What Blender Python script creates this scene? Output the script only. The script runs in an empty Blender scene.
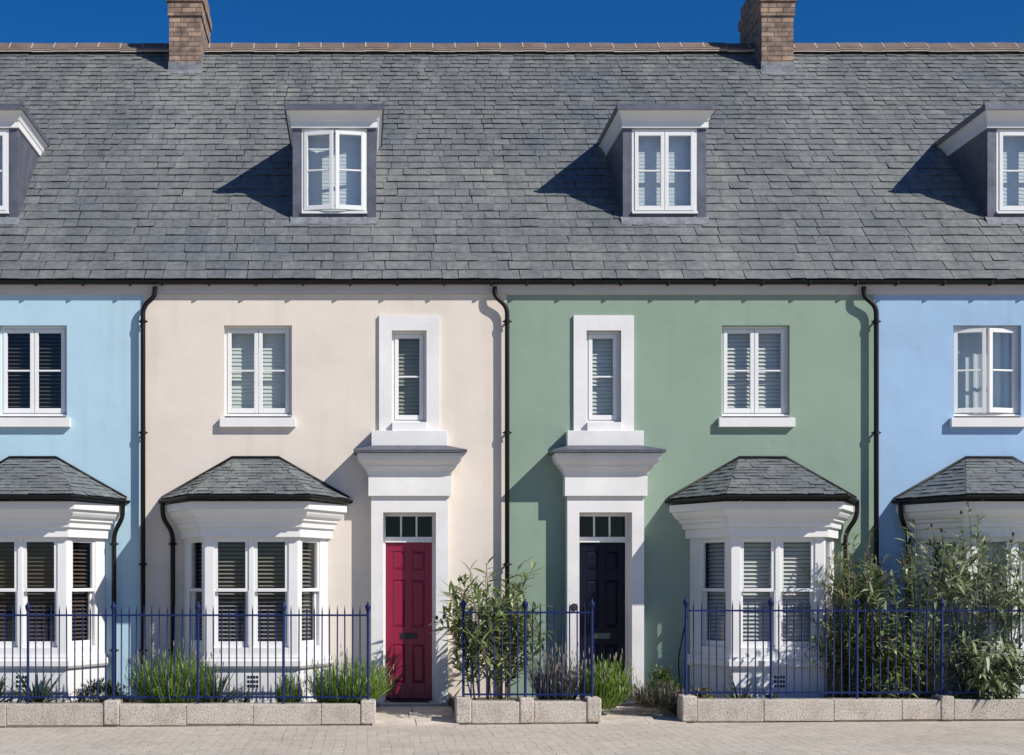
import bpy, bmesh, math, random
from mathutils import Vector, Matrix, noise

R = math.radians
rng = random.Random(11)
scene = bpy.context.scene
COL = scene.collection

# ------------------------------------------------------------------ measures
EYE = 1.735           # camera height above the pavement in front of the houses
DIST = 19.0           # camera to house fronts
FPX = 1482.0          # focal length in pixels
def XW(px, d=0.0):    # photograph column to metres on a plane d in front of the house fronts
    return (px - 361.0) * (DIST - d) / FPX
def ZE(h):            # height given from eye level
    return h + EYE
def ground_z(x):
    return -0.002 + 0.0068 * (x + 4.24)

# ------------------------------------------------------------------ materials
def new_mat(name):
    m = bpy.data.materials.new(name); m.use_nodes = True
    nt = m.node_tree
    b = nt.nodes['Principled BSDF']
    return m, nt, b

def N(nt, typ, **kw):
    n = nt.nodes.new(typ)
    for k, v in kw.items():
        if k in n.inputs: n.inputs[k].default_value = v
        else: setattr(n, k, v)
    return n

def rgb(c): return (c[0], c[1], c[2], 1.0)

def ramp(nt, stops):
    r = nt.nodes.new('ShaderNodeValToRGB')
    el = r.color_ramp.elements
    while len(el) < len(stops): el.new(0.5)
    for e, (p, c) in zip(el, stops):
        e.position = p; e.color = rgb(c)
    return r

def coords(nt, scale=(1, 1, 1)):
    tc = nt.nodes.new('ShaderNodeTexCoord')
    mp = nt.nodes.new('ShaderNodeMapping'); mp.inputs['Scale'].default_value = scale
    nt.links.new(tc.outputs['Object'], mp.inputs['Vector'])
    return mp.outputs['Vector']

def bump(nt, b, height, strength=0.3, dist=0.01):
    bp = N(nt, 'ShaderNodeBump', Strength=strength, Distance=dist)
    nt.links.new(height, bp.inputs['Height']); nt.links.new(bp.outputs['Normal'], b.inputs['Normal'])

def plain(name, c, rough=0.5, var=0.08, scale=3.0, bmp=0.15, fine=60.0, metallic=0.0, spec=0.5):
    """painted / plain surface: slight cloudy tone change and a fine bump"""
    m, nt, b = new_mat(name)
    v = coords(nt)
    n1 = N(nt, 'ShaderNodeTexNoise', Scale=scale, Detail=5.0, Roughness=0.6)
    nt.links.new(v, n1.inputs['Vector'])
    lo = tuple(x * (1 - var) for x in c); hi = tuple(min(1, x * (1 + var)) for x in c)
    r = ramp(nt, [(0.3, lo), (0.7, hi)])
    nt.links.new(n1.outputs['Fac'], r.inputs['Fac']); nt.links.new(r.outputs['Color'], b.inputs['Base Color'])
    b.inputs['Roughness'].default_value = rough; b.inputs['Metallic'].default_value = metallic
    b.inputs['Specular IOR Level'].default_value = spec
    if bmp:
        n2 = N(nt, 'ShaderNodeTexNoise', Scale=fine, Detail=3.0); nt.links.new(v, n2.inputs['Vector'])
        bump(nt, b, n2.outputs['Fac'], bmp, 0.01)
    return m

def stucco(name, c):
    m, nt, b = new_mat(name)
    v = coords(nt)
    big = N(nt, 'ShaderNodeTexNoise', Scale=0.9, Detail=6.0, Roughness=0.65); nt.links.new(v, big.inputs['Vector'])
    r1 = ramp(nt, [(0.28, tuple(x * 0.90 for x in c)), (0.5, c), (0.74, tuple(min(1, x * 1.06) for x in c))])
    nt.links.new(big.outputs['Fac'], r1.inputs['Fac'])
    # faint rain streaks running down
    vs = coords(nt, (2.6, 2.6, 0.16))
    st = N(nt, 'ShaderNodeTexNoise', Scale=2.0, Detail=5.0); nt.links.new(vs, st.inputs['Vector'])
    r2 = ramp(nt, [(0.55, (1, 1, 1)), (0.8, (0.9, 0.89, 0.87))]); nt.links.new(st.outputs['Fac'], r2.inputs['Fac'])
    mx = N(nt, 'ShaderNodeMix', data_type='RGBA', blend_type='MULTIPLY'); mx.inputs['Factor'].default_value = 0.85
    nt.links.new(r1.outputs['Color'], mx.inputs[6]); nt.links.new(r2.outputs['Color'], mx.inputs[7])
    # small marks and chips
    vo = N(nt, 'ShaderNodeTexVoronoi', Scale=1.3); nt.links.new(v, vo.inputs['Vector'])
    r3 = ramp(nt, [(0.0, (0.75, 0.73, 0.7)), (0.03, (0.8, 0.78, 0.76)), (0.05, (1, 1, 1))]); nt.links.new(vo.outputs['Distance'], r3.inputs['Fac'])
    mx2 = N(nt, 'ShaderNodeMix', data_type='RGBA', blend_type='MULTIPLY'); mx2.inputs['Factor'].default_value = 0.35
    nt.links.new(mx.outputs[2], mx2.inputs[6]); nt.links.new(r3.outputs['Color'], mx2.inputs[7])
    nt.links.new(mx2.outputs[2], b.inputs['Base Color'])
    b.inputs['Roughness'].default_value = 0.85; b.inputs['Specular IOR Level'].default_value = 0.25
    f1 = N(nt, 'ShaderNodeTexNoise', Scale=4.0, Detail=3.0); nt.links.new(v, f1.inputs['Vector'])
    f2 = N(nt, 'ShaderNodeTexNoise', Scale=90.0, Detail=3.0); nt.links.new(v, f2.inputs['Vector'])
    ad = N(nt, 'ShaderNodeMath', operation='MULTIPLY_ADD'); ad.inputs[1].default_value = 0.25
    nt.links.new(f2.outputs['Fac'], ad.inputs[0]); nt.links.new(f1.outputs['Fac'], ad.inputs[2])
    bump(nt, b, ad.outputs[0], 0.35, 0.012)
    return m

def slate_mat(name):
    m, nt, b = new_mat(name)
    v = coords(nt)
    g = nt.nodes.new('ShaderNodeNewGeometry')
    r = ramp(nt, [(0.0, (0.128, 0.136, 0.140)), (0.3, (0.140, 0.148, 0.151)), (0.65, (0.151, 0.159, 0.160)),
                  (0.93, (0.157, 0.166, 0.167)), (1.0, (0.185, 0.19, 0.184))])
    nt.links.new(g.outputs['Random Per Island'], r.inputs['Fac'])
    def mul(a, fac_out, stops, f=1.0):
        rr = ramp(nt, stops); nt.links.new(fac_out, rr.inputs['Fac'])
        mx = N(nt, 'ShaderNodeMix', data_type='RGBA', blend_type='MULTIPLY'); mx.inputs['Factor'].default_value = f
        nt.links.new(a, mx.inputs[6]); nt.links.new(rr.outputs['Color'], mx.inputs[7]); return mx.outputs[2]
    n1 = N(nt, 'ShaderNodeTexNoise', Scale=0.45, Detail=7.0, Roughness=0.65); nt.links.new(v, n1.inputs['Vector'])
    c = mul(r.outputs['Color'], n1.outputs['Fac'], [(0.32, (0.82, 0.86, 0.92)), (0.5, (1, 1, 1)), (0.68, (1.18, 1.17, 1.11))])
    n2 = N(nt, 'ShaderNodeTexNoise', Scale=13.0, Detail=6.0, Roughness=0.75); nt.links.new(v, n2.inputs['Vector'])
    c = mul(c, n2.outputs['Fac'], [(0.30, (0.66, 0.66, 0.66)), (0.5, (1, 1, 1)), (0.72, (1.35, 1.34, 1.3))])
    vs2 = coords(nt, (3.0, 0.35, 0.35)); n4 = N(nt, 'ShaderNodeTexNoise', Scale=1.2, Detail=6.0, Roughness=0.7); nt.links.new(vs2, n4.inputs['Vector'])
    c = mul(c, n4.outputs['Fac'], [(0.35, (0.84, 0.86, 0.89)), (0.53, (1, 1, 1)), (0.72, (1.26, 1.26, 1.22))])
    n5 = N(nt, 'ShaderNodeTexNoise', Scale=3.4, Detail=8.0, Roughness=0.8); nt.links.new(v, n5.inputs['Vector'])
    c = mul(c, n5.outputs['Fac'], [(0.66, (1, 1, 1)), (0.74, (1.5, 1.47, 1.4))])
    tcx = nt.nodes.new('ShaderNodeTexCoord'); sp = nt.nodes.new('ShaderNodeSeparateXYZ'); nt.links.new(tcx.outputs['Object'], sp.inputs[0])
    for cx in (-2.70, 0.45, 4.75, 6.70):
        d0 = N(nt, 'ShaderNodeMath', operation='SUBTRACT'); d0.inputs[1].default_value = cx; nt.links.new(sp.outputs[0], d0.inputs[0])
        d1 = N(nt, 'ShaderNodeMath', operation='ABSOLUTE'); nt.links.new(d0.outputs[0], d1.inputs[0])
        mr = nt.nodes.new('ShaderNodeMapRange'); mr.interpolation_type = 'SMOOTHSTEP'
        for k, q in zip(('From Min', 'From Max', 'To Min', 'To Max'), (0.05, 1.0, 1.0, 0.0)): mr.inputs[k].default_value = q
        nt.links.new(d1.outputs[0], mr.inputs['Value'])
        mz = nt.nodes.new('ShaderNodeMapRange'); mz.interpolation_type = 'SMOOTHSTEP'
        for k, q in zip(('From Min', 'From Max', 'To Min', 'To Max'), (6.2, 9.7, 0.15, 1.0) if cx in (-2.70, 6.70) else (6.4, 8.6, 0.6, 0.0)): mz.inputs[k].default_value = q
        nt.links.new(sp.outputs[2], mz.inputs['Value'])
        rs = ramp(nt, [(0.38, (0, 0, 0)), (0.62, (1, 1, 1))]); nt.links.new(n5.outputs['Fac'], rs.inputs['Fac'])
        m1 = N(nt, 'ShaderNodeMath', operation='MULTIPLY'); nt.links.new(mr.outputs[0], m1.inputs[0]); nt.links.new(mz.outputs[0], m1.inputs[1])
        m2 = N(nt, 'ShaderNodeMath', operation='MULTIPLY'); nt.links.new(m1.outputs[0], m2.inputs[0]); nt.links.new(rs.outputs['Color'], m2.inputs[1])
        m3 = N(nt, 'ShaderNodeMath', operation='MULTIPLY'); m3.inputs[1].default_value = 0.5; nt.links.new(m2.outputs[0], m3.inputs[0])
        mm = N(nt, 'ShaderNodeMix', data_type='RGBA'); nt.links.new(m3.outputs[0], mm.inputs['Factor']); nt.links.new(c, mm.inputs[6]); mm.inputs[7].default_value = (0.33, 0.33, 0.31, 1)
        c = mm.outputs[2]
    nt.links.new(c, b.inputs['Base Color'])
    b.inputs['Roughness'].default_value = 0.55; b.inputs['Specular IOR Level'].default_value = 0.4
    n3 = N(nt, 'ShaderNodeTexNoise', Scale=22.0, Detail=5.0); nt.links.new(v, n3.inputs['Vector'])
    bump(nt, b, n3.outputs['Fac'], 0.5, 0.012)
    return m

def brick_mat(name):
    m, nt, b = new_mat(name)
    tc = nt.nodes.new('ShaderNodeTexCoord')
    sx = nt.nodes.new('ShaderNodeSeparateXYZ'); nt.links.new(tc.outputs['Object'], sx.inputs[0])
    a = N(nt, 'ShaderNodeMath', operation='ADD'); nt.links.new(sx.outputs[0], a.inputs[0]); nt.links.new(sx.outputs[1], a.inputs[1])
    cx = nt.nodes.new('ShaderNodeCombineXYZ'); nt.links.new(a.outputs[0], cx.inputs[0]); nt.links.new(sx.outputs[2], cx.inputs[1])
    br = nt.nodes.new('ShaderNodeTexBrick')
    br.inputs['Scale'].default_value = 1.0; br.inputs['Brick Width'].default_value = 0.225; br.inputs['Row Height'].default_value = 0.075
    br.inputs['Mortar Size'].default_value = 0.009; br.inputs['Mortar Smooth'].default_value = 0.3; br.inputs['Bias'].default_value = -0.1
    br.inputs['Color1'].default_value = (0.37, 0.26, 0.19, 1); br.inputs['Color2'].default_value = (0.175, 0.13, 0.11, 1)
    br.inputs['Mortar'].default_value = (0.12, 0.095, 0.08, 1)
    nt.links.new(cx.outputs[0], br.inputs['Vector'])
    n = N(nt, 'ShaderNodeTexNoise', Scale=9.0, Detail=5.0); nt.links.new(tc.outputs['Object'], n.inputs['Vector'])
    r = ramp(nt, [(0.32, (0.58, 0.56, 0.55)), (0.5, (0.95, 0.94, 0.92)), (0.68, (1.3, 1.26, 1.18))]); nt.links.new(n.outputs['Fac'], r.inputs['Fac'])
    mx = N(nt, 'ShaderNodeMix', data_type='RGBA', blend_type='MULTIPLY'); mx.inputs['Factor'].default_value = 1.0
    nt.links.new(br.outputs['Color'], mx.inputs[6]); nt.links.new(r.outputs['Color'], mx.inputs[7])
    nt.links.new(mx.outputs[2], b.inputs['Base Color']); b.inputs['Roughness'].default_value = 0.9
    inv = N(nt, 'ShaderNodeMath', operation='SUBTRACT'); inv.inputs[0].default_value = 1.0
    nt.links.new(br.outputs['Fac'], inv.inputs[1]); bump(nt, b, inv.outputs[0], 0.6, 0.008)
    return m

def paver_mat(name):
    m, nt, b = new_mat(name)
    tc = nt.nodes.new('ShaderNodeTexCoord')
    br = nt.nodes.new('ShaderNodeTexBrick')
    br.inputs['Scale'].default_value = 1.0; br.inputs['Brick Width'].default_value = 0.21; br.inputs['Row Height'].default_value = 0.115
    br.inputs['Mortar Size'].default_value = 0.0065; br.inputs['Mortar Smooth'].default_value = 0.3; br.offset = 0.5
    br.inputs['Color1'].default_value = (0.52, 0.465, 0.39, 1); br.inputs['Color2'].default_value = (0.455, 0.41, 0.345, 1)
    # joints are filled with sand in places, open and dark in others
    jn = N(nt, 'ShaderNodeTexNoise', Scale=6.5, Detail=4.0, Roughness=0.7); nt.links.new(tc.outputs['Object'], jn.inputs['Vector'])
    jr = ramp(nt, [(0.50, (0.48, 0.42, 0.36)), (0.60, (0.24, 0.205, 0.17))]); nt.links.new(jn.outputs['Fac'], jr.inputs['Fac'])
    nt.links.new(jr.outputs['Color'], br.inputs['Mortar'])
    wn = N(nt, 'ShaderNodeTexNoise', Scale=1.3, Detail=4.0); nt.links.new(tc.outputs['Object'], wn.inputs['Vector'])
    ws = nt.nodes.new('ShaderNodeVectorMath'); ws.operation = 'MULTIPLY_ADD'
    ws.inputs[1].default_value = (0.10, 0.10, 0); nt.links.new(wn.outputs['Color'], ws.inputs[0]); nt.links.new(tc.outputs['Object'], ws.inputs[2])
    mp = nt.nodes.new('ShaderNodeMapping'); mp.inputs['Rotation'].default_value = (0, 0, R(90)); nt.links.new(ws.outputs[0], mp.inputs['Vector'])
    nt.links.new(mp.outputs[0], br.inputs['Vector'])
    n = N(nt, 'ShaderNodeTexNoise', Scale=0.7, Detail=8.0, Roughness=0.7); nt.links.new(tc.outputs['Object'], n.inputs['Vector'])
    r = ramp(nt, [(0.3, (0.82, 0.8, 0.78)), (0.5, (1, 1, 1)), (0.72, (1.08, 1.07, 1.05))]); nt.links.new(n.outputs['Fac'], r.inputs['Fac'])
    mx = N(nt, 'ShaderNodeMix', data_type='RGBA', blend_type='MULTIPLY'); mx.inputs['Factor'].default_value = 1.0
    nt.links.new(br.outputs['Color'], mx.inputs[6]); nt.links.new(r.outputs['Color'], mx.inputs[7])
    sp = N(nt, 'ShaderNodeTexNoise', Scale=38.0, Detail=4.0, Roughness=0.7); nt.links.new(tc.outputs['Object'], sp.inputs['Vector'])
    r2 = ramp(nt, [(0.32, (0.72, 0.7, 0.68)), (0.5, (1, 1, 1)), (0.75, (1.1, 1.09, 1.07))]); nt.links.new(sp.outputs['Fac'], r2.inputs['Fac'])
    mx2 = N(nt, 'ShaderNodeMix', data_type='RGBA', blend_type='MULTIPLY'); mx2.inputs['Factor'].default_value = 1.0
    nt.links.new(mx.outputs[2], mx2.inputs[6]); nt.links.new(r2.outputs['Color'], mx2.inputs[7])
    nt.links.new(mx2.outputs[2], b.inputs['Base Color']); b.inputs['Roughness'].default_value = 0.9
    inv = N(nt, 'ShaderNodeMath', operation='SUBTRACT'); inv.inputs[0].default_value = 1.0
    nt.links.new(br.outputs['Fac'], inv.inputs[1]); bump(nt, b, inv.outputs[0], 0.5, 0.006)
    return m

def granite_mat(name):
    m, nt, b = new_mat(name)
    v = coords(nt)
    n = N(nt, 'ShaderNodeTexNoise', Scale=55.0, Detail=6.0, Roughness=0.8); nt.links.new(v, n.inputs['Vector'])
    r = ramp(nt, [(0.37, (0.13, 0.12, 0.105)), (0.46, (0.44, 0.40, 0.355)), (0.58, (0.56, 0.515, 0.465)), (0.70, (0.77, 0.73, 0.675))])
    nt.links.new(n.outputs['Fac'], r.inputs['Fac'])
    n2 = N(nt, 'ShaderNodeTexNoise', Scale=3.2, Detail=6.0, Roughness=0.7); nt.links.new(v, n2.inputs['Vector'])
    r2 = ramp(nt, [(0.30, (0.76, 0.72, 0.67)), (0.5, (1, 0.99, 0.97)), (0.7, (1.06, 1.05, 1.04))]); nt.links.new(n2.outputs['Fac'], r2.inputs['Fac'])
    mx = N(nt, 'ShaderNodeMix', data_type='RGBA', blend_type='MULTIPLY'); mx.inputs['Factor'].default_value = 1.0
    nt.links.new(r.outputs['Color'], mx.inputs[6]); nt.links.new(r2.outputs['Color'], mx.inputs[7])
    g = nt.nodes.new('ShaderNodeObjectInfo')
    r3 = ramp(nt, [(0.0, (0.9, 0.89, 0.88)), (0.6, (1, 1, 1)), (1.0, (1.06, 1.02, 0.99))]); nt.links.new(g.outputs['Random'], r3.inputs['Fac'])
    mx3 = N(nt, 'ShaderNodeMix', data_type='RGBA', blend_type='MULTIPLY'); mx3.inputs['Factor'].default_value = 1.0
    nt.links.new(mx.outputs[2], mx3.inputs[6]); nt.links.new(r3.outputs['Color'], mx3.inputs[7])
    nt.links.new(mx3.outputs[2], b.inputs['Base Color']); b.inputs['Roughness'].default_value = 0.85
    bump(nt, b, n.outputs['Fac'], 0.5, 0.008)
    return m

def glass_mat(name, tint=(0.9, 0.93, 0.92), base=0.13):
    m = bpy.data.materials.new(name); m.use_nodes = True
    nt = m.node_tree; nt.nodes.clear()
    out = nt.nodes.new('ShaderNodeOutputMaterial')
    tr = N(nt, 'ShaderNodeBsdfTransparent', Color=rgb(tint))
    gl = N(nt, 'ShaderNodeBsdfGlossy', Roughness=0.015)
    v = coords(nt); n = N(nt, 'ShaderNodeTexNoise', Scale=2.2, Detail=1.0); nt.links.new(v, n.inputs['Vector'])
    bp = N(nt, 'ShaderNodeBump', Strength=0.06, Distance=0.02); nt.links.new(n.outputs['Fac'], bp.inputs['Height']); nt.links.new(bp.outputs['Normal'], gl.inputs['Normal'])
    lw = N(nt, 'ShaderNodeLayerWeight', Blend=0.5)
    p = N(nt, 'ShaderNodeMath', operation='POWER'); p.inputs[1].default_value = 5.0; nt.links.new(lw.outputs['Facing'], p.inputs[0])
    ma = N(nt, 'ShaderNodeMath', operation='MULTIPLY_ADD'); ma.inputs[1].default_value = 1 - base; ma.inputs[2].default_value = base
    nt.links.new(p.outputs[0], ma.inputs[0])
    mx = nt.nodes.new('ShaderNodeMixShader'); nt.links.new(ma.outputs[0], mx.inputs[0])
    nt.links.new(tr.outputs[0], mx.inputs[1]); nt.links.new(gl.outputs[0], mx.inputs[2])
    nt.links.new(mx.outputs[0], out.inputs[0])
    return m

def leaf_mat(name, stops, rough=0.5, trans=0.25):
    m = bpy.data.materials.new(name); m.use_nodes = True
    nt = m.node_tree; b = nt.nodes['Principled BSDF']; out = nt.nodes['Material Output']
    g = nt.nodes.new('ShaderNodeNewGeometry')
    r = ramp(nt, stops); nt.links.new(g.outputs['Random Per Island'], r.inputs['Fac'])
    nt.links.new(r.outputs['Color'], b.inputs['Base Color']); b.inputs['Roughness'].default_value = rough
    t = nt.nodes.new('ShaderNodeBsdfTranslucent'); nt.links.new(r.outputs['Color'], t.inputs['Color'])
    mx = nt.nodes.new('ShaderNodeMixShader'); mx.inputs[0].default_value = trans
    nt.links.new(b.outputs[0], mx.inputs[1]); nt.links.new(t.outputs[0], mx.inputs[2]); nt.links.new(mx.outputs[0], out.inputs[0])
    return m

M = {}
M['blue_pale'] = stucco('pale_blue_render', (0.41, 0.585, 0.68))
M['cream'] = stucco('cream_render', (0.70, 0.63, 0.55))
M['green'] = stucco('sage_green_render', (0.25, 0.338, 0.265))
M['blue_mid'] = stucco('sky_blue_render', (0.32, 0.475, 0.655))
M['white'] = plain('white_paint', (0.74, 0.735, 0.72), 0.5, 0.04, 2.0, 0.12, 40)
M['white_render'] = plain('white_render', (0.74, 0.725, 0.71), 0.8, 0.075, 1.9, 0.3, 70, spec=0.25)
M['upvc'] = plain('white_window_paint', (0.75, 0.75, 0.74), 0.35, 0.03, 3.0, 0.05, 40)
M['fascia'] = plain('grey_beige_fascia_paint', (0.56, 0.52, 0.49), 0.6, 0.08, 1.5, 0.15, 40)  # one grey-beige tone, darker than the white trim
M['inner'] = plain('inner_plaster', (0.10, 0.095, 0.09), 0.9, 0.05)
M['slate'] = slate_mat('slate')
M['underlay'] = plain('roof_underlay', (0.02, 0.02, 0.022), 0.9, 0.1)
M['brick'] = brick_mat('chimney_brick')
M['ridge'] = plain('ridge_tile_clay', (0.15, 0.112, 0.093), 0.85, 0.25, 3.0, 0.3, 30)
M['mortar'] = plain('lime_mortar', (0.46, 0.39, 0.32), 0.95, 0.2, 8.0, 0.3, 60)
M['lead'] = plain('weathered_lead', (0.112, 0.120, 0.150), 0.5, 0.28, 5.0, 0.25, 25, metallic=0.25)
M['lead_pale'] = plain('pale_lead_flashing', (0.18, 0.19, 0.205), 0.6, 0.4, 9.0, 0.4, 30)
M['black'] = plain('black_gutter_paint', (0.005, 0.005, 0.0055), 0.5, 0.2, 4.0, 0.05, spec=0.3)
M['rail'] = plain('blue_railing_paint', (0.008, 0.018, 0.085), 0.5, 0.3, 7.0, 0.12, 60, spec=0.2)
M['door_red'] = plain('crimson_gloss_paint', (0.235, 0.008, 0.040), 0.35, 0.05, 2.0, 0.04, 30)
M['door_navy'] = plain('navy_gloss_paint', (0.004, 0.005, 0.014), 0.4, 0.1, 2.0, 0.04, 30, spec=0.2)
M['door_grey'] = plain('grey_gloss_paint', (0.10, 0.11, 0.12), 0.3, 0.1, 2.0, 0.04, 30)
M['blackmetal'] = plain('black_door_furniture', (0.012, 0.012, 0.013), 0.4, 0.1)
M['chrome'] = plain('dull_chrome', (0.12, 0.12, 0.12), 0.45, 0.1, metallic=0.9)
M['blind_white'] = plain('white_blind_slats', (0.66, 0.68, 0.62), 0.5, 0.05)
M['blind_grey'] = plain('grey_blind_slats', (0.30, 0.285, 0.255), 0.5, 0.06)
M['blind_pale'] = plain('pale_blind_slats', (0.62, 0.62, 0.59), 0.5, 0.06)
M['blind_bright'] = plain('dormer_blind_slats', (0.72, 0.74, 0.72), 0.5, 0.04)
M['blind_olive'] = plain('olive_blind_slats', (0.34, 0.34, 0.26), 0.5, 0.06)
M['curtain_and_reflection'] = plain('pale_curtain_and_reflection', (0.60, 0.61, 0.60), 0.9, 0.06)  # hangs in the bay; upstairs it stands in for a gable's pale reflection
M['blind_brown'] = plain('brown_blind_slats', (0.135, 0.098, 0.078), 0.5, 0.1)
M['granite'] = granite_mat('granite')
M['bed_mortar'] = plain('earthy_mortar', (0.20, 0.16, 0.125), 0.95, 0.3, 8)
M['paver'] = paver_mat('pavers')
M['slab'] = plain('path_slabs', (0.54, 0.47, 0.40), 0.9, 0.22, 4.0, 0.4, 35)
M['soil'] = plain('bed_soil', (0.045, 0.032, 0.022), 0.95, 0.4, 6.0, 0.9, 20)
M['earth'] = plain('far_ground', (0.16, 0.15, 0.12), 0.95, 0.3, 0.2, 0.3, 5)
M['mat_dark'] = plain('dark_door_mat', (0.02, 0.018, 0.018), 0.95, 0.2)
M['bark'] = plain('plant_stem', (0.14, 0.105, 0.065), 0.8, 0.3, 12)
M['stem_green'] = plain('green_stem', (0.12, 0.14, 0.06), 0.7, 0.3, 12)
M['seed'] = plain('dry_seed_head', (0.07, 0.05, 0.035), 0.9, 0.4, 20)
M['lav_head'] = plain('lavender_flower', (0.26, 0.24, 0.20), 0.8, 0.3, 20)
M['glass'] = glass_mat('window_glass', base=0.085)
M['glass_bay'] = glass_mat('bay_glass', (0.86, 0.88, 0.9), 0.055)
M['glass_dormer'] = glass_mat('dormer_glass', (0.88, 0.92, 0.93), 0.17)
M['glass_dark'] = glass_mat('transom_glass', (0.4, 0.42, 0.44), 0.035)
M['leaf_oleander'] = leaf_mat('oleander_leaf', [(0, (0.08, 0.125, 0.035)), (0.45, (0.165, 0.23, 0.07)), (0.8, (0.27, 0.335, 0.125)), (1, (0.42, 0.45, 0.23))], 0.45, 0.32)
M['leaf_silver'] = leaf_mat('grey_green_leaf', [(0, (0.085, 0.125, 0.05)), (0.4, (0.195, 0.25, 0.11)), (0.8, (0.35, 0.40, 0.235)), (1, (0.60, 0.63, 0.50))], 0.4, 0.3)
M['leaf_olive'] = leaf_mat('olive_green_leaf', [(0, (0.08, 0.115, 0.035)), (0.5, (0.17, 0.22, 0.075)), (1, (0.32, 0.36, 0.17))], 0.5, 0.32)
M['leaf_lav'] = leaf_mat('lavender_blade', [(0, (0.08, 0.15, 0.02)), (0.5, (0.17, 0.28, 0.04)), (1, (0.32, 0.42, 0.10))])
M['leaf_lavgrey'] = leaf_mat('grey_lavender_blade', [(0, (0.07, 0.075, 0.045)), (0.5, (0.13, 0.13, 0.085)), (1, (0.21, 0.19, 0.16))])
M['leaf_dark'] = leaf_mat('dark_green_leaf', [(0, (0.02, 0.04, 0.015)), (0.6, (0.045, 0.08, 0.025)), (1, (0.09, 0.14, 0.045))])
M['leaf_strap'] = leaf_mat('strap_leaf', [(0, (0.03, 0.055, 0.02)), (0.6, (0.075, 0.115, 0.04)), (1, (0.19, 0.23, 0.12))], 0.4)
M['leaf_yellow'] = leaf_mat('yellow_green_leaf', [(0, (0.16, 0.15, 0.03)), (0.6, (0.34, 0.29, 0.06)), (1, (0.5, 0.4, 0.12))])
M['leaf_box'] = leaf_mat('fresh_green_leaf', [(0, (0.05, 0.08, 0.015)), (0.6, (0.11, 0.16, 0.03)), (1, (0.2, 0.26, 0.06))])

# ------------------------------------------------------------------ mesh helper
class Fr:
    """local frame on a wall: u along it, n out of it (towards the street), z up"""
    def __init__(s, ox=0.0, od=0.0, u=(1, 0)):
        l = math.hypot(*u); s.o = (ox, od); s.u = (u[0] / l, u[1] / l); s.n = (-s.u[1], s.u[0])
    def __call__(s, u, n, z):
        return Vector((s.o[0] + u * s.u[0] + n * s.n[0], -(s.o[1] + u * s.u[1] + n * s.n[1]), z))
    def sub(s, u, n, ang=0.0):
        p = (s.o[0] + u * s.u[0] + n * s.n[0], s.o[1] + u * s.u[1] + n * s.n[1])
        c, sn = math.cos(ang), math.sin(ang)
        return Fr(p[0], p[1], (s.u[0] * c - s.u[1] * sn, s.u[0] * sn + s.u[1] * c))
W0 = Fr()

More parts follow.
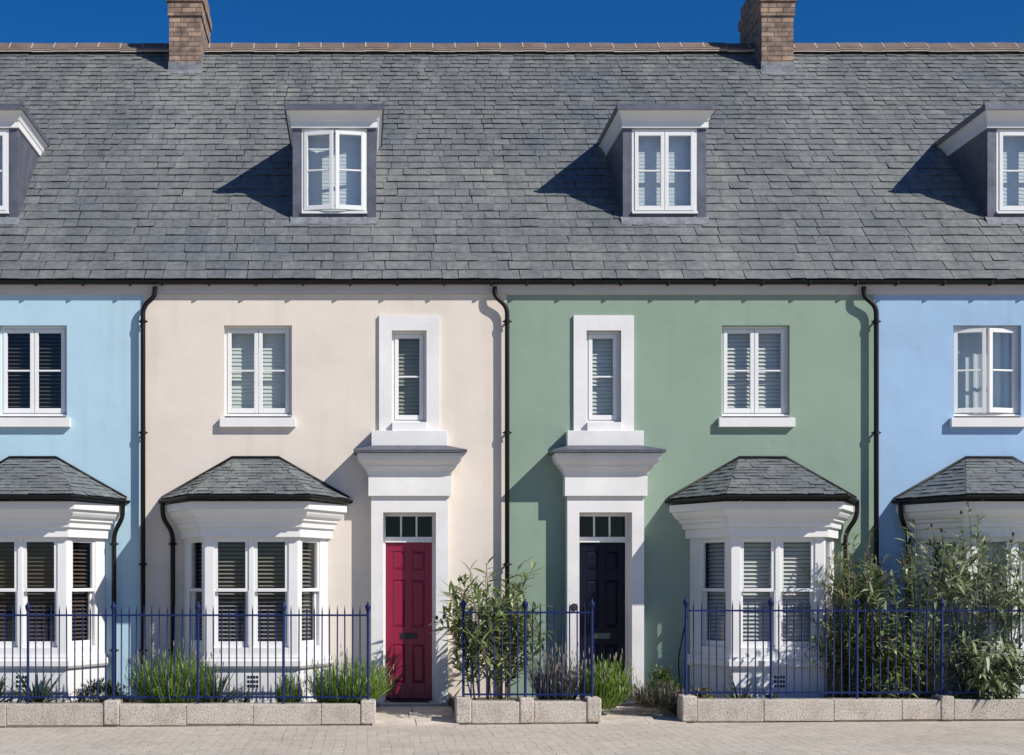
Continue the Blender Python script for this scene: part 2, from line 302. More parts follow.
class MB:
    def __init__(s): s.v = []; s.f = []; s.smooth = []; s.extra = None
    def add(s, other, mat):
        """other's faces join this mesh under a second material"""
        i = len(s.v); s.extra = (len(s.f), mat); s.v += other.v; s.f += [tuple(i + k for k in f) for f in other.f]; s.smooth += other.smooth
    def quad(s, *p, smooth=False):
        i = len(s.v); s.v += [tuple(q) for q in p]; s.f.append(tuple(range(i, i + len(p)))); s.smooth.append(smooth)
    def box(s, u0, u1, n0, n1, z0, z1, F=W0):
        i = len(s.v)
        for z in (z0, z1):
            for (u, n) in ((u0, n0), (u1, n0), (u1, n1), (u0, n1)):
                s.v.append(tuple(F(u, n, z)))
        for q in ((0, 1, 2, 3), (7, 6, 5, 4), (0, 4, 5, 1), (1, 5, 6, 2), (2, 6, 7, 3), (3, 7, 4, 0)):
            s.f.append(tuple(i + k for k in q)); s.smooth.append(False)
    def frustum(s, u0, u1, z0, z1, n0, n1, inset, F=W0):
        i = len(s.v)
        for (n, e) in ((n0, 0), (n1, inset)):
            for (u, z) in ((u0 + e, z0 + e), (u1 - e, z0 + e), (u1 - e, z1 - e), (u0 + e, z1 - e)):
                s.v.append(tuple(F(u, n, z)))
        for q in ((7, 6, 5, 4), (0, 4, 5, 1), (1, 5, 6, 2), (2, 6, 7, 3), (3, 7, 4, 0)):
            s.f.append(tuple(i + k for k in q)); s.smooth.append(False)
    def tube(s, pts, r, seg=8, r2=None, cap=True):
        pts = [Vector(p) for p in pts]; n = len(pts); rings = []
        t = (pts[1] - pts[0]).normalized()
        a = t.orthogonal().normalized()
        for k, p in enumerate(pts):
            t = (pts[min(k + 1, n - 1)] - pts[max(k - 1, 0)]).normalized()
            a = (a - t * a.dot(t))
            a = a.normalized() if a.length > 1e-6 else t.orthogonal().normalized()
            b = t.cross(a)
            rr = r if r2 is None else r + (r2 - r) * k / (n - 1)
            i = len(s.v)
            for j in range(seg):
                q = 2 * math.pi * j / seg
                s.v.append(tuple(p + (a * math.cos(q) + b * math.sin(q)) * rr))
            rings.append(i)
        for k in range(n - 1):
            for j in range(seg):
                j2 = (j + 1) % seg
                s.f.append((rings[k] + j, rings[k] + j2, rings[k + 1] + j2, rings[k + 1] + j)); s.smooth.append(True)
        if cap:
            s.f.append(tuple(rings[0] + j for j in range(seg))); s.smooth.append(False)
            s.f.append(tuple(rings[-1] + j for j in range(seg))); s.smooth.append(False)
    def lathe(s, prof, seg=10, at=(0, 0, 0)):
        rings = []
        for (r, z) in prof:
            i = len(s.v)
            for j in range(seg):
                q = 2 * math.pi * j / seg
                s.v.append((at[0] + r * math.cos(q), at[1] + r * math.sin(q), at[2] + z))
            rings.append(i)
        for k in range(len(prof) - 1):
            for j in range(seg):
                j2 = (j + 1) % seg
                s.f.append((rings[k] + j, rings[k] + j2, rings[k + 1] + j2, rings[k + 1] + j)); s.smooth.append(True)
        s.f.append(tuple(rings[0] + j for j in range(seg))); s.smooth.append(False)
        s.f.append(tuple(rings[-1] + j for j in range(seg))); s.smooth.append(False)
    def build(s, name, mat, parent=None, recalc=True, bevel=0.0, local=False):
        me = bpy.data.meshes.new(name)
        me.from_pydata(s.v, [], s.f)
        me.polygons.foreach_set('use_smooth', s.smooth)
        if recalc:
            bm = bmesh.new(); bm.from_mesh(me); bmesh.ops.recalc_face_normals(bm, faces=bm.faces); bm.to_mesh(me); bm.free()
        me.materials.append(mat)
        if s.extra:
            me.materials.append(s.extra[1])
            for q in me.polygons[s.extra[0]:]: q.material_index = 1
        me.update()
        return link(name, me, parent, bevel, local)

def link(name, me, parent=None, bevel=0.0, local=False):
    o = bpy.data.objects.new(name, me); COL.objects.link(o)
    if parent is not None:
        o.parent = parent
        if not local:
            o.matrix_parent_inverse = world_of(parent).inverted()
    if bevel:
        b = o.modifiers.new('edge', 'BEVEL'); b.width = bevel; b.segments = 2; b.limit_method = 'ANGLE'
    return o

def world_of(o):
    m = Matrix.Translation(o.location)
    if o.parent is not None:
        return world_of(o.parent) @ o.matrix_parent_inverse @ m
    return m

def thing(name, label, cat, loc, group=None):
    o = bpy.data.objects.new(name, None); COL.objects.link(o); o.location = loc
    o.empty_display_size = 0.2
    o['label'] = label; o['category'] = cat
    if group: o['group'] = group
    return o

def structure(mb, name, mat):
    o = mb.build(name, mat); o['kind'] = 'structure'; return o

# ---- sweeps round a plan polyline
def offset_line(pts, o):
    """offset an open plan polyline (x, d) outward by o; the ends stay on their own d line"""
    n = len(pts); segs = []
    for k in range(n - 1):
        (x0, d0), (x1, d1) = pts[k], pts[k + 1]
        l = math.hypot(x1 - x0, d1 - d0); u = ((x1 - x0) / l, (d1 - d0) / l); nn = (-u[1], u[0])
        segs.append(((x0 + nn[0] * o, d0 + nn[1] * o), u))
    def meet(p, u, q, w):
        det = u[0] * w[1] - u[1] * w[0]
        t = ((q[0] - p[0]) * w[1] - (q[1] - p[1]) * w[0]) / det
        return (p[0] + u[0] * t, p[1] + u[1] * t)
    out = [meet(segs[0][0], segs[0][1], (0, pts[0][1]), (1, 0))]
    for k in range(n - 2):
        out.append(meet(segs[k][0], segs[k][1], segs[k + 1][0], segs[k + 1][1]))
    out.append(meet(segs[-1][0], segs[-1][1], (0, pts[-1][1]), (1, 0)))
    return out

def sweep(mb, pts, prof, closed=True, kf=1.0):
    def ring(o, z):
        q = offset_line(pts, o)
        return [(x, -(d if j in (0, len(q) - 1) else pts[j][1] + (d - pts[j][1]) * (kf if o > 0 else 1)), z) for j, (x, d) in enumerate(q)]
    rings = [ring(o, z) for (o, z) in prof]
    m = len(prof)
    for k in range(m if closed else m - 1):
        a, b = rings[k], rings[(k + 1) % m]
        for j in range(len(pts) - 1):
            mb.quad(a[j], a[j + 1], b[j + 1], b[j])
    if closed:
        mb.quad(*[r[0] for r in rings]); mb.quad(*[r[-1] for r in rings])

# ---- slates
def slates(origin, u, v, ulen, vlen, gauge, wmin, wmax, rg, lift=0.015):
    """courses of slates on a plane; returns list of (list of 8 points) per slate"""
    o = Vector(origin); u = Vector(u).normalized(); v = Vector(v).normalized(); n = u.cross(v).normalized()
    if n.z < 0: n = -n
    out = []; nx = 0.0
    while nx < vlen:
        v0 = nx; gg = gauge(v0) if callable(gauge) else gauge
        nx = v0 + gg; v1 = min(nx + 0.03, vlen + 0.02)
        x = -rg.uniform(0.02, wmax)
        while x < ulen:
            w = rg.uniform(wmin, wmax) * (gg / 0.215 if callable(gauge) else 1.0)
            g = rg.uniform(0.001, 0.0045)
            a, b = x + g, x + w - g
            js = gg / 0.2; dv = rg.uniform(-0.006, 0.004) * js; l0 = lift + rg.uniform(-0.004, 0.009); tw = rg.uniform(-0.004, 0.004); sk = rg.uniform(-0.0045, 0.0045) * js; k1 = rg.uniform(-.006, .006)
            pts = [o + u * a + v * (v0 + dv) + n * (l0 + tw), o + u * b + v * (v0 + dv + sk) + n * (l0 - tw),
                   o + u * (b + k1) + v * v1 + n * 0.002, o + u * (a + k1) + v * v1 + n * 0.002,
                   o + u * a + v * (v0 + dv) + n * (l0 + tw - 0.006), o + u * b + v * (v0 + dv + sk) + n * (l0 - tw - 0.006)]
            out.append(((a + b) / 2, pts)); x += w
    return out

def add_slate(mb, p):
    i = len(mb.v); mb.v += [tuple(q) for q in p]
    for f in ((0, 1, 2, 3), (4, 5, 1, 0), (4, 0, 3), (5, 2, 1)):
        mb.f.append(tuple(i + k for k in f)); mb.smooth.append(False)

# ------------------------------------------------------------------ window pieces
def blind(parent, F, u0, u1, z0, z1, n, mat, pitch=0.05, tilt=38, cords=False):
    if mat is M['curtain_and_reflection']:
        mb = MB(); k = 40; ph = rng.uniform(0, 6)
        P = [(u0 + (u1 - u0) * i / k, n - 0.02 + 0.012 * math.sin(ph + i * 1.1) + 0.008 * math.sin(i * 0.47)) for i in range(k + 1)]
        for p, q in zip(P, P[1:]): mb.quad(F(p[0], p[1], z0), F(q[0], q[1], z0), F(q[0], q[1], z1), F(p[0], p[1], z1), smooth=True)
        return mb.build('curtain_and_reflection', mat, parent, recalc=False)
    mb = MB(); a = R(tilt); hw = pitch * 0.52
    z = z1 - 0.03; k = 0
    mb.box(u0, u1, n - 0.02, n + 0.02, z1 - 0.025, z1, F)
    while z > z0 + 0.02:
        t = a + R(rng.uniform(-2.5, 2.5))
        dn, dz = math.cos(t) * hw, math.sin(t) * hw
        p = [F(u0, n - dn, z + dz), F(u1, n - dn, z + dz), F(u1, n + dn, z - dz), F(u0, n + dn, z - dz)]
        e = Vector((0, 0, 0.003))
        mb.quad(*p); mb.quad(*[q + e for q in p]); mb.quad(p[2], p[3], p[3] + e, p[2] + e); mb.quad(p[0], p[1], p[1] + e, p[0] + e)
        z -= pitch
    if cords:
        for f in (0.2, 0.8):
            u = u0 + (u1 - u0) * f
            mb.box(u - 0.008, u + 0.008, n + hw + 0.002, n + hw + 0.004, z0, z1 - 0.03, F)
    return mb.build('blind', mat, parent, recalc=False)

def pane(parent, F, u0, u1, z0, z1, n, mat=None):
    mb = MB(); mb.quad(F(u0, n, z0), F(u1, n, z0), F(u1, n, z1), F(u0, n, z1))
    return mb.build('pane', mat or M['glass'], parent, recalc=False)

def casement(parent, F, w, z0, z1, st=0.05, th=0.045, gl=None):
    """leaf from u=0 (hinge) to u=w in frame F"""
    s = 1 if w > 0 else -1
    a, b = (0, w) if w > 0 else (w, 0)
    mb = MB()
    mb.box(a, a + st, 0, th, z0, z1, F); mb.box(b - st, b, 0, th, z0, z1, F)
    mb.box(a + st, b - st, 0.001, th - 0.001, z0, z0 + st + 0.012, F); mb.box(a + st, b - st, 0.001, th - 0.001, z1 - st, z1, F)
    zm = (z0 + z1) / 2 + 0.006
    mb.box(a + st, b - st, 0.008, th - 0.006, zm - 0.011, zm + 0.011, F)
    o = mb.build('casement', M['upvc'], parent, bevel=0.004)
    pane(parent, F, a + st - 0.004, b - st + 0.004, z0 + st, z1 - st + 0.004, 0.02, gl)
    return o

def window_unit(house, xc, w, z0, z1, nface, bl, open_deg=0, leaves=2, name='window', bl_kw={}, depth=0.07):
    gl = M['glass_bay'] if bl in (M['blind_brown'], M['blind_olive']) else M['glass_dormer'] if bl is M['curtain_and_reflection'] else M['glass']
    """window frame with its leaves; nface = front of frame (n, behind wall is negative)"""
    F = Fr(xc, nface - depth)
    fr = 0.035; h = w / 2
    mb = MB()
    mb.box(-h, -h + fr, 0, depth, z0, z1, F); mb.box(h - fr, h, 0, depth, z0, z1, F)
    mb.box(-h + fr, h - fr, 0.001, depth - 0.001, z1 - fr, z1, F); mb.box(-h + fr, h - fr, 0.001, depth - 0.001, z0, z0 + fr, F)
    mb.box(-h - 0.0, h + 0.0, depth, depth + 0.03, z0 - 0.004, z0 + 0.022, F)     # drip sill
    o = mb.build(name, M['upvc'], house, bevel=0.003)
    g = 0.003
    if leaves == 2:
        cw = h - fr - g
        casement(o, F.sub(-h + fr + g, depth - 0.035, R(open_deg)), cw - g, z0 + fr + g, z1 - fr - g, gl=gl)
        casement(o, F.sub(h - fr - g, depth - 0.035, -R(open_deg)), -(cw - g), z0 + fr + g, z1 - fr - g, gl=gl)
    else:
        casement(o, F.sub(-h + fr + g, depth - 0.035), w - 2 * fr - 2 * g, z0 + fr + g, z1 - fr - g, gl=gl)
    blind(o, F, -h + fr, h - fr, z0 + fr, z1 - fr, -0.05, bl, **bl_kw)
    return o

# ------------------------------------------------------------------ the houses
EAVE_Z, EAVE_D = ZE(3.825), 0.15
SLOPE = 0.939
RIDGE_Y = 4.83
RIDGE_Z = EAVE_Z + SLOPE * (RIDGE_Y + EAVE_D)
sl_len = math.hypot(1, SLOPE)
VDIR = Vector((0, 1 / sl_len, SLOPE / sl_len))
X_PARTY = [XW(-216), XW(143.5), XW(506.5), XW(874), XW(1237)]
BAY_HW, BAY_HF, BAY_B, BAY_K = 0.925, 0.575, 0.72, 1.5

def course(v):
    pts = [(0.0, 0.215), (1.4, 0.212), (2.8, 0.192), (4.0, 0.158), (5.2, 0.145), (9, 0.14)]
    for (a, p), (b, q) in zip(pts, pts[1:]):
        if v < b: return p + (q - p) * (v - a) / (b - a)
    return 0.14
main_slates = slates((X_PARTY[0], -EAVE_D, EAVE_Z), (1, 0, 0), VDIR, X_PARTY[-1] - X_PARTY[0],
                     (RIDGE_Y + EAVE_D) * sl_len, course, 0.19, 0.33, random.Random(5))

def roof_y(z): return (z - EAVE_Z) / SLOPE - EAVE_D

def wall_mesh(x0, x1, zt, holes):
    """front wall sheet with openings and their reveals, plus side, back and gable walls"""
    mb = MB()
    xs = sorted({x0, x1} | {h[0] for h in holes} | {h[1] for h in holes})
    zs = sorted({-0.3, zt} | {h[2] for h in holes} | {h[3] for h in holes})
    for i in range(len(xs) - 1):
        for j in range(len(zs) - 1):
            cx, cz = (xs[i] + xs[i + 1]) / 2, (zs[j] + zs[j + 1]) / 2
            if any(h[0] < cx < h[1] and h[2] < cz < h[3] for h in holes): continue
            mb.quad((xs[i], 0, zs[j]), (xs[i + 1], 0, zs[j]), (xs[i + 1], 0, zs[j + 1]), (xs[i], 0, zs[j + 1]))
    for (a, b, c, d, dep) in holes:
        mb.quad((a, 0, c), (a, dep, c), (a, dep, d), (a, 0, d)); mb.quad((b, 0, c), (b, dep, c), (b, dep, d), (b, 0, d))
        mb.quad((a, 0, d), (b, 0, d), (b, dep, d), (a, dep, d)); mb.quad((a, 0, c), (b, 0, c), (b, dep, c), (a, dep, c))
    return mb

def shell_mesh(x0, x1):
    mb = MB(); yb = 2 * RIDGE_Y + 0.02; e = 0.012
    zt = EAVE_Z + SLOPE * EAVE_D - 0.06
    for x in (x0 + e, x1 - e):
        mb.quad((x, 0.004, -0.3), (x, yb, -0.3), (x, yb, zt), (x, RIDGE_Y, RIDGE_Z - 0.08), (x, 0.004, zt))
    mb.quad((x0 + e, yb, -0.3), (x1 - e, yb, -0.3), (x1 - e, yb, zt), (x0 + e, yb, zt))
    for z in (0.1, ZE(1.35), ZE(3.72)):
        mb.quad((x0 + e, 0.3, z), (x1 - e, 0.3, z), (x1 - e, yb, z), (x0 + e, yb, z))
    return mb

def make_pipe(house, pts, r=0.031, brackets=(), name='downpipe'):
    mb = MB(); mb.tube(pts, r, 10)
    o = mb.build(name, M['black'], house, recalc=False)
    for (x, y, z) in brackets:
        b = MB(); b.tube([(x, y, z - 0.02), (x, y, z + 0.02)], r + 0.009, 10)
        b.box(x - 0.06, x + 0.06, -y - 0.012, -y + 0.006, z - 0.008, z + 0.008)
        b.box(x - 0.012, x + 0.012, 0.0, -y - r, z - 0.01, z + 0.01)
        b.build('pipe_bracket', M['black'], o, recalc=False)
    return o

def smooth_path(pts, k=5):
    """round the corners of a polyline"""
    pts = [Vector(p) for p in pts]; out = [pts[0]]
    for i in range(1, len(pts) - 1):
        p = pts[i]; l = min((pts[i - 1] - p).length, (pts[i + 1] - p).length) * 0.48
        a = p + (pts[i - 1] - p).normalized() * l; b = p + (pts[i + 1] - p).normalized() * l
        for j in range(k + 1):
            t = j / k; out.append(a * (1 - t) ** 2 + p * 2 * t * (1 - t) + b * t * t)
    out.append(pts[-1]); return out

def make_bay(house, xc, side, bl, roof_rng):
    """canted bay; side = -1/+1 where its downpipe hangs"""
    hw, hf, b = BAY_HW, BAY_HF, BAY_B
    plan = [(xc - hw, 0.0), (xc - hf, b), (xc + hf, b), (xc + hw, 0.0)]
    L = math.hypot(hw - hf, b)
    FL = Fr(xc - hw, 0, (hw - hf, b)); FC = Fr(xc, b); FRt = Fr(xc + hf, b, (hw - hf, -b))
    zl, zt = ZE(-1.09), ZE(0.545)
    zp0, zp1, zm = ZE(-0.76), ZE(0.47), ZE(-0.125)
    zs0 = ZE(-0.95)
    th = 0.09
    mb = MB()
    # plinth below the ledge
    for F, u0, u1 in ((FL, 0, L), (FC, -hf, hf), (FRt, 0, L)):
        mb.box(u0, u1, -th, 0, -0.1, zl + 0.01, F)
    # posts, heads, aprons
    fs, cs = (0.115, 0.415), (0.27, 0.68)
    ST = 0.045
    def wall_piece(F, u0, u1, opens):
        es = [u0] + [e for o in opens for e in (o[0] - ST, o[1] + ST)] + [u1]
        for k in range(0, len(es), 2): mb.box(es[k], es[k + 1], -th, 0, zs0, zt, F)
        for o in opens:
            mb.box(o[0] - ST, o[1] + ST, -th + 0.002, -0.002, zp1 + ST, zt, F)
            mb.box(o[0] - ST, o[1] + ST, -th + 0.002, -0.002, zs0, zp0 - ST - 0.03, F)
    fo = [(-0.415, -0.075), (0.075, 0.415)]
    wall_piece(FL, 0, L, [(L * 0.31, L * 0.82)]); wall_piece(FC, -hf, hf, fo); wall_piece(FRt, 0, L, [(L * 0.18, L * 0.69)])
    bay = mb.build('bay_window', M['white'], house, bevel=0.004)
    # ledge
    lm = MB()
    sweep(lm, plan, [(-0.05, zs0 + 0.004), (0.035, zs0 + 0.004), (0.035, zs0 - 0.03), (0.06, zs0 - 0.045), (0.06, zl + 0.03), (0.04, zl), (-0.05, zl)])
    lm.build('bay_sill', M['white'], bay)
    # cornice
    cm = MB()
    prof = [(0.0, ZE(0.955)), (0.235, ZE(0.955)), (0.235, ZE(0.865)), (0.205, ZE(0.853)), (0.19, ZE(0.815)), (0.165, ZE(0.78)), (0.125, ZE(0.752)),
            (0.125, ZE(0.73)), (0.09, ZE(0.705)), (0.085, ZE(0.65)), (0.052, ZE(0.638)), (0.052, ZE(0.53)), (0.0, ZE(0.53))]
    sweep(cm, plan, prof, kf=1.15); cm.build('bay_cornice', M['white'], bay)
    # sashes
    def sash(F, a, c):
        s = MB()
        # upper sash proud, lower sash set back
        s.box(a - ST, a, -0.055, -0.015, zm - 0.02, zp1 + ST, F); s.box(c, c + ST, -0.055, -0.015, zm - 0.02, zp1 + ST, F)
        s.box(a, c, -0.054, -0.016, zp1, zp1 + ST, F); s.box(a, c, -0.052, -0.012, zm - 0.02, zm + 0.022, F)
        s.box(a - ST, a, -0.088, -0.056, zp0 - ST - 0.03, zm - 0.02, F); s.box(c, c + ST, -0.088, -0.056, zp0 - ST - 0.03, zm - 0.02, F)
        s.box(a, c, -0.087, -0.057, zp0 - ST - 0.03, zp0, F)
        s.box(a - ST, a - ST + 0.012, -0.02, -0.004, zp0 - ST, zm, F); s.box(c + ST - 0.012, c + ST, -0.02, -0.004, zp0 - ST, zm, F)
        s.build('sash_frame', M['upvc'], bay, bevel=0.003)
        pane(bay, F, a - 0.003, c + 0.003, zm, zp1 + 0.003, -0.035, M['glass_bay']); pane(bay, F, a - 0.003, c + 0.003, zp0 - 0.003, zm, -0.07, M['glass_bay'])
        blind(bay, F, a - 0.04, c + 0.04, zp0 - 0.05, zp1 + 0.04, -0.135, bl, 0.05, 24 if bl in (M['blind_grey'], M['blind_brown']) else 48)
    for F, (a, c) in ((FL, (L * 0.31, L * 0.82)), (FC, fo[0]), (FC, fo[1]), (FRt, (L * 0.18, L * 0.69))): sash(F, a, c)
    # roof
    o = 0.25; ez = ZE(1.035)
    E = [(x, d if d < 0.01 else b + (d - b) * BAY_K) for (x, d) in offset_line(plan, o)]; tz = ZE(1.555); tw = 0.295
    A = Vector((E[0][0], -0.0, ez)); Bp = Vector((E[1][0], -E[1][1], ez)); Cp = Vector((E[2][0], -E[2][1], ez)); D = Vector((E[3][0], 0.0, ez))
    TL = Vector((xc - tw, 0, tz)); TR = Vector((xc + tw, 0, tz))
    rb = MB()
    for poly in ((A, Bp, TL), (Bp, Cp, TR, TL), (Cp, D, TR)):
        nrm = (poly[1] - poly[0]).cross(poly[2] - poly[0]).normalized()
        if nrm.z < 0: nrm = -nrm
        u = (poly[1] - poly[0]).normalized(); v = nrm.cross(u)
        if v.z < 0: v = -v
        top = max((q - poly[0]).dot(v) for q in poly)
        lo = min((q - poly[0]).dot(u) for q in poly); hi = max((q - poly[0]).dot(u) for q in poly)
        sb = MB()
        for _, p in slates(poly[0] + u * lo, u, v, hi - lo, top, 0.098, 0.13, 0.24, roof_rng, 0.010): add_slate(sb, p)
        bm = bmesh.new(); vs = [bm.verts.new(q) for q in sb.v]
        for f in sb.f: bm.faces.new([vs[k] for k in f])
        c = sum(poly, Vector()) / len(poly)
        for k in range(len(poly)):
            a, e2 = poly[k], poly[(k + 1) % len(poly)]
            if abs(a.z - e2.z) < 1e-4 and a.z < ez + 0.1: continue      # eave stays open
            no = (e2 - a).cross(nrm).normalized()
            if (c - a).dot(no) > 0: no = -no
            bmesh.ops.bisect_plane(bm, geom=bm.verts[:] + bm.edges[:] + bm.faces[:], plane_co=a, plane_no=no, clear_outer=True)
        bm.verts.index_update(); base = len(rb.v)
        rb.v += [tuple(q.co) for q in bm.verts]
        for f in bm.faces: rb.f.append(tuple(base + q.index for q in f.verts)); rb.smooth.append(False)
        bm.free()
    rb.build('bay_roof', M['slate'], bay, recalc=False)
    ub = MB(); dz = Vector((0, 0, 0.012))
    ub.quad(A - dz, Bp - dz, TL - dz); ub.quad(Bp - dz, Cp - dz, TR - dz, TL - dz); ub.quad(Cp - dz, D - dz, TR - dz)
    ub.quad(A - dz, Bp - dz, Cp - dz, D - dz)
    ub.build('bay_roof_deck', M['underlay'], bay, recalc=False)
    fl = MB(); q = Vector((0, -0.016, 0.018))
    fl.tube([A + q, TL + q, TR + q, D + q], 0.017, 6)
    fl.build('lead_flashing', M['black'], bay, recalc=False)
    # gutter with brackets
    gm = MB(); gp = []
    for k in range(9):
        t = math.pi * k / 8; gp.append((o - 0.015 + 0.028 * math.cos(math.pi - t) + 0.03, ZE(1.018) - 0.042 * math.sin(t)))
    sweep(gm, plan, gp, kf=BAY_K)
    for f in (0.12, 0.5, 0.88):
        x = E[1][0] + (E[2][0] - E[1][0]) * f
        gm.box(x - 0.012, x + 0.012, b + 0.25, b + o * BAY_K + 0.055, ZE(0.955), ZE(0.975))
    gm.build('bay_gutter', M['black'], bay)
    # downpipe
    xo = E[0][0] + 0.03 if side < 0 else E[3][0] - 0.03
    xp = xc + side * 1.05
    make_pipe(bay, smooth_path([(xo, -0.13, ZE(1.0)), (xo, -0.13, ZE(0.80)), (xp, -0.065, ZE(0.60)), (xp, -0.065, ZE(0.4)), (xp, -0.065, 0.1)]),
              0.03, [(xp, -0.065, ZE(0.46)), (xp, -0.065, ZE(-0.9))])
    # air brick
    ab = MB(); F = FC; ux = -0.10 * side * 0 + 0.02
    am = MB()
    for r in range(3):
        for c in range(4):
            ab.box(ux - 0.068 + c * 0.036, ux - 0.040 + c * 0.036, 0.001, 0.006, ZE(-1.325) + r * 0.055, ZE(-1.325) + r * 0.055 + 0.034, F)
    am.box(ux - 0.08, ux + 0.082, 0.0, 0.003, ZE(-1.345), ZE(-1.165), F)
    ap = am.build('air_brick', M['white'], bay); ab.build('air_brick', M['blackmetal'], bay)
    return bay

def make_door(house, xc, mat, plate, hinge, bell):
    nf = -0.12                              # leaf front behind the wall face
    w, z0, z1 = 0.60, 0.205, ZE(0.48)
    F = Fr(xc, nf)
    sgn = 1
    mb = MB(); h = w / 2
    st, mid = 0.095, 0.045
    ins = 0.014
    mb.box(-h, h, -0.045, -ins, z0, z1, F)                                   # field
    rows = [(z0 + 0.20, z0 + 0.70), (z0 + 0.92, z0 + 1.53), (z0 + 1.66, z1 - 0.11)]
    mb.box(-h, -h + st, -ins, 0, z0, z1, F); mb.box(h - st, h, -ins, 0, z0, z1, F)
    mb.box(-mid, mid, -ins, -0.0005, z0, z1, F)
    zz = [z0] + [e for r in rows for e in r] + [z1]
    for k in range(0, len(zz), 2):
        mb.box(-h + st, -mid, -ins, -0.001, zz[k], zz[k + 1], F); mb.box(mid, h - st, -ins, -0.001, zz[k], zz[k + 1], F)
    for (a, c) in rows:
        for (l, r) in ((-h + st, -mid), (mid, h - st)):
            mb.frustum(l + 0.004, r - 0.004, a + 0.004, c - 0.004, -ins, -0.001, 0.034, F)
    mb.box(-h, h, 0.0, 0.03, z0, z0 + 0.05, F)                                # weather bar
    door = mb.build('door', mat, house, bevel=0.003)
    lb = MB(); zb = z0 + 0.81
    lb.box(-0.105, 0.105, 0.0, 0.012, zb - 0.037, zb + 0.037, F); lb.box(-0.085, 0.085, 0.012, 0.016, zb - 0.022, zb + 0.022, F)
    lb.build('letterbox', plate, door, bevel=0.003)
    # frame, transom bar and fanlight
    fm = MB(); zf = ZE(0.86); hf = 0.335
    fm.box(-hf, -h, -0.06, 0.02, z0 - 0.02, zf, F); fm.box(h, hf, -0.06, 0.02, z0 - 0.02, zf, F)
    fm.box(-h, h, -0.06, 0.035, z1 + 0.004, z1 + 0.075, F); fm.box(-h, h, -0.06, 0.02, zf - 0.04, zf, F)
    for u in (-0.1, 0.1): fm.box(u - 0.012, u + 0.012, -0.04, 0.0, z1 + 0.075, zf - 0.04, F)
    fr = fm.build('door_frame', M['upvc'], house, bevel=0.003)
    pane(fr, F, -h, h, z1 + 0.07, zf - 0.035, -0.02, M['glass_dark'])
    th = MB(); th.box(-0.40, 0.40, -0.2, 0.42, -0.1, z0 - 0.022, F)
    th.build('doorstep', M['slab'], house, bevel=0.01)
    dm = MB(); dm.box(-0.25, 0.25, 0.06, 0.34, z0 - 0.022, z0 - 0.006, F)
    dm.build('door_mat', M['mat_dark'], house)
    # surround with its opening, frieze and hood
    s = MB(); p = 0.18; sw = 0.4875; op = 0.335; zo = ZE(0.86); zs = ZE(1.055)
    for (a, c) in ((-sw, -op), (op, sw)): s.box(a, c, -0.16 if False else 0.001, p, 0.05, zo, Fr(xc, 0))
    s.box(-sw, sw, 0.001, p, zo, zs + 0.01, Fr(xc, 0))
    s.box(-op - 0.02, -op, -0.2, 0.001, 0.05, zo, Fr(xc, 0)); s.box(op, op + 0.02, -0.2, 0.001, 0.05, zo, Fr(xc, 0)); s.box(-op, op, -0.2, 0.001, zo, zo + 0.02, Fr(xc, 0))
    sur = s.build('door_surround', M['white_render'], house)
    hd = MB()
    plan = [(xc - 0.523, 0.0), (xc - 0.523, 0.225), (xc + 0.523, 0.225), (xc + 0.523, 0.0)]
    sweep(hd, plan, [(-0.2, zs + 0.012), (0, zs + 0.012), (0, ZE(1.335)), (0.012, ZE(1.34)), (0.02, ZE(1.375)), (0.045, ZE(1.41)), (0.07, ZE(1.43)), (0.07, ZE(1.452)),
                     (0.095, ZE(1.47)), (0.125, ZE(1.51)), (0.14, ZE(1.56)), (0.14, ZE(1.595)), (-0.2, ZE(1.595))], kf=1.2)
    hood = hd.build('door_hood', M['white_render'], house)
    ld = MB()
    sweep(ld, plan, [(-0.22, ZE(1.60)), (0.185, ZE(1.60)), (0.19, ZE(1.635)), (0.16, ZE(1.645)), (-0.09, ZE(1.72)), (-0.22, ZE(1.72))], kf=1.2)
    ld.build('lead_top', M['lead'], hood)
    if bell:
        bb = MB(); c = (XW(574, 0.18), -0.18, ZE(-0.345))
        pts = [(0.05, 0), (0.05, -0.012), (0.035, -0.018)]
        def disc(mbb, r, y0, y1):
            k = len(mbb.v); n = 16
            for y in (y0, y1):
                for j in range(n): mbb.v.append((c[0] + r * math.cos(2 * math.pi * j / n), c[1] - y, c[2] + r * math.sin(2 * math.pi * j / n)))
            mbb.f.append(tuple(k + n + j for j in range(n))); mbb.smooth.append(False)
            for j in range(n):
                mbb.f.append((k + j, k + (j + 1) % n, k + n + (j + 1) % n, k + n + j)); mbb.smooth.append(False)
        disc(bb, 0.048, 0.0, 0.012); bo = bb.build('doorbell', M['blackmetal'], sur)
        b2 = MB(); disc(b2, 0.026, 0.012, 0.017); b2.build('doorbell', M['chrome'], sur)
        b3 = MB(); disc(b3, 0.013, 0.017, 0.021); b3.build('doorbell', M['blackmetal'], sur)

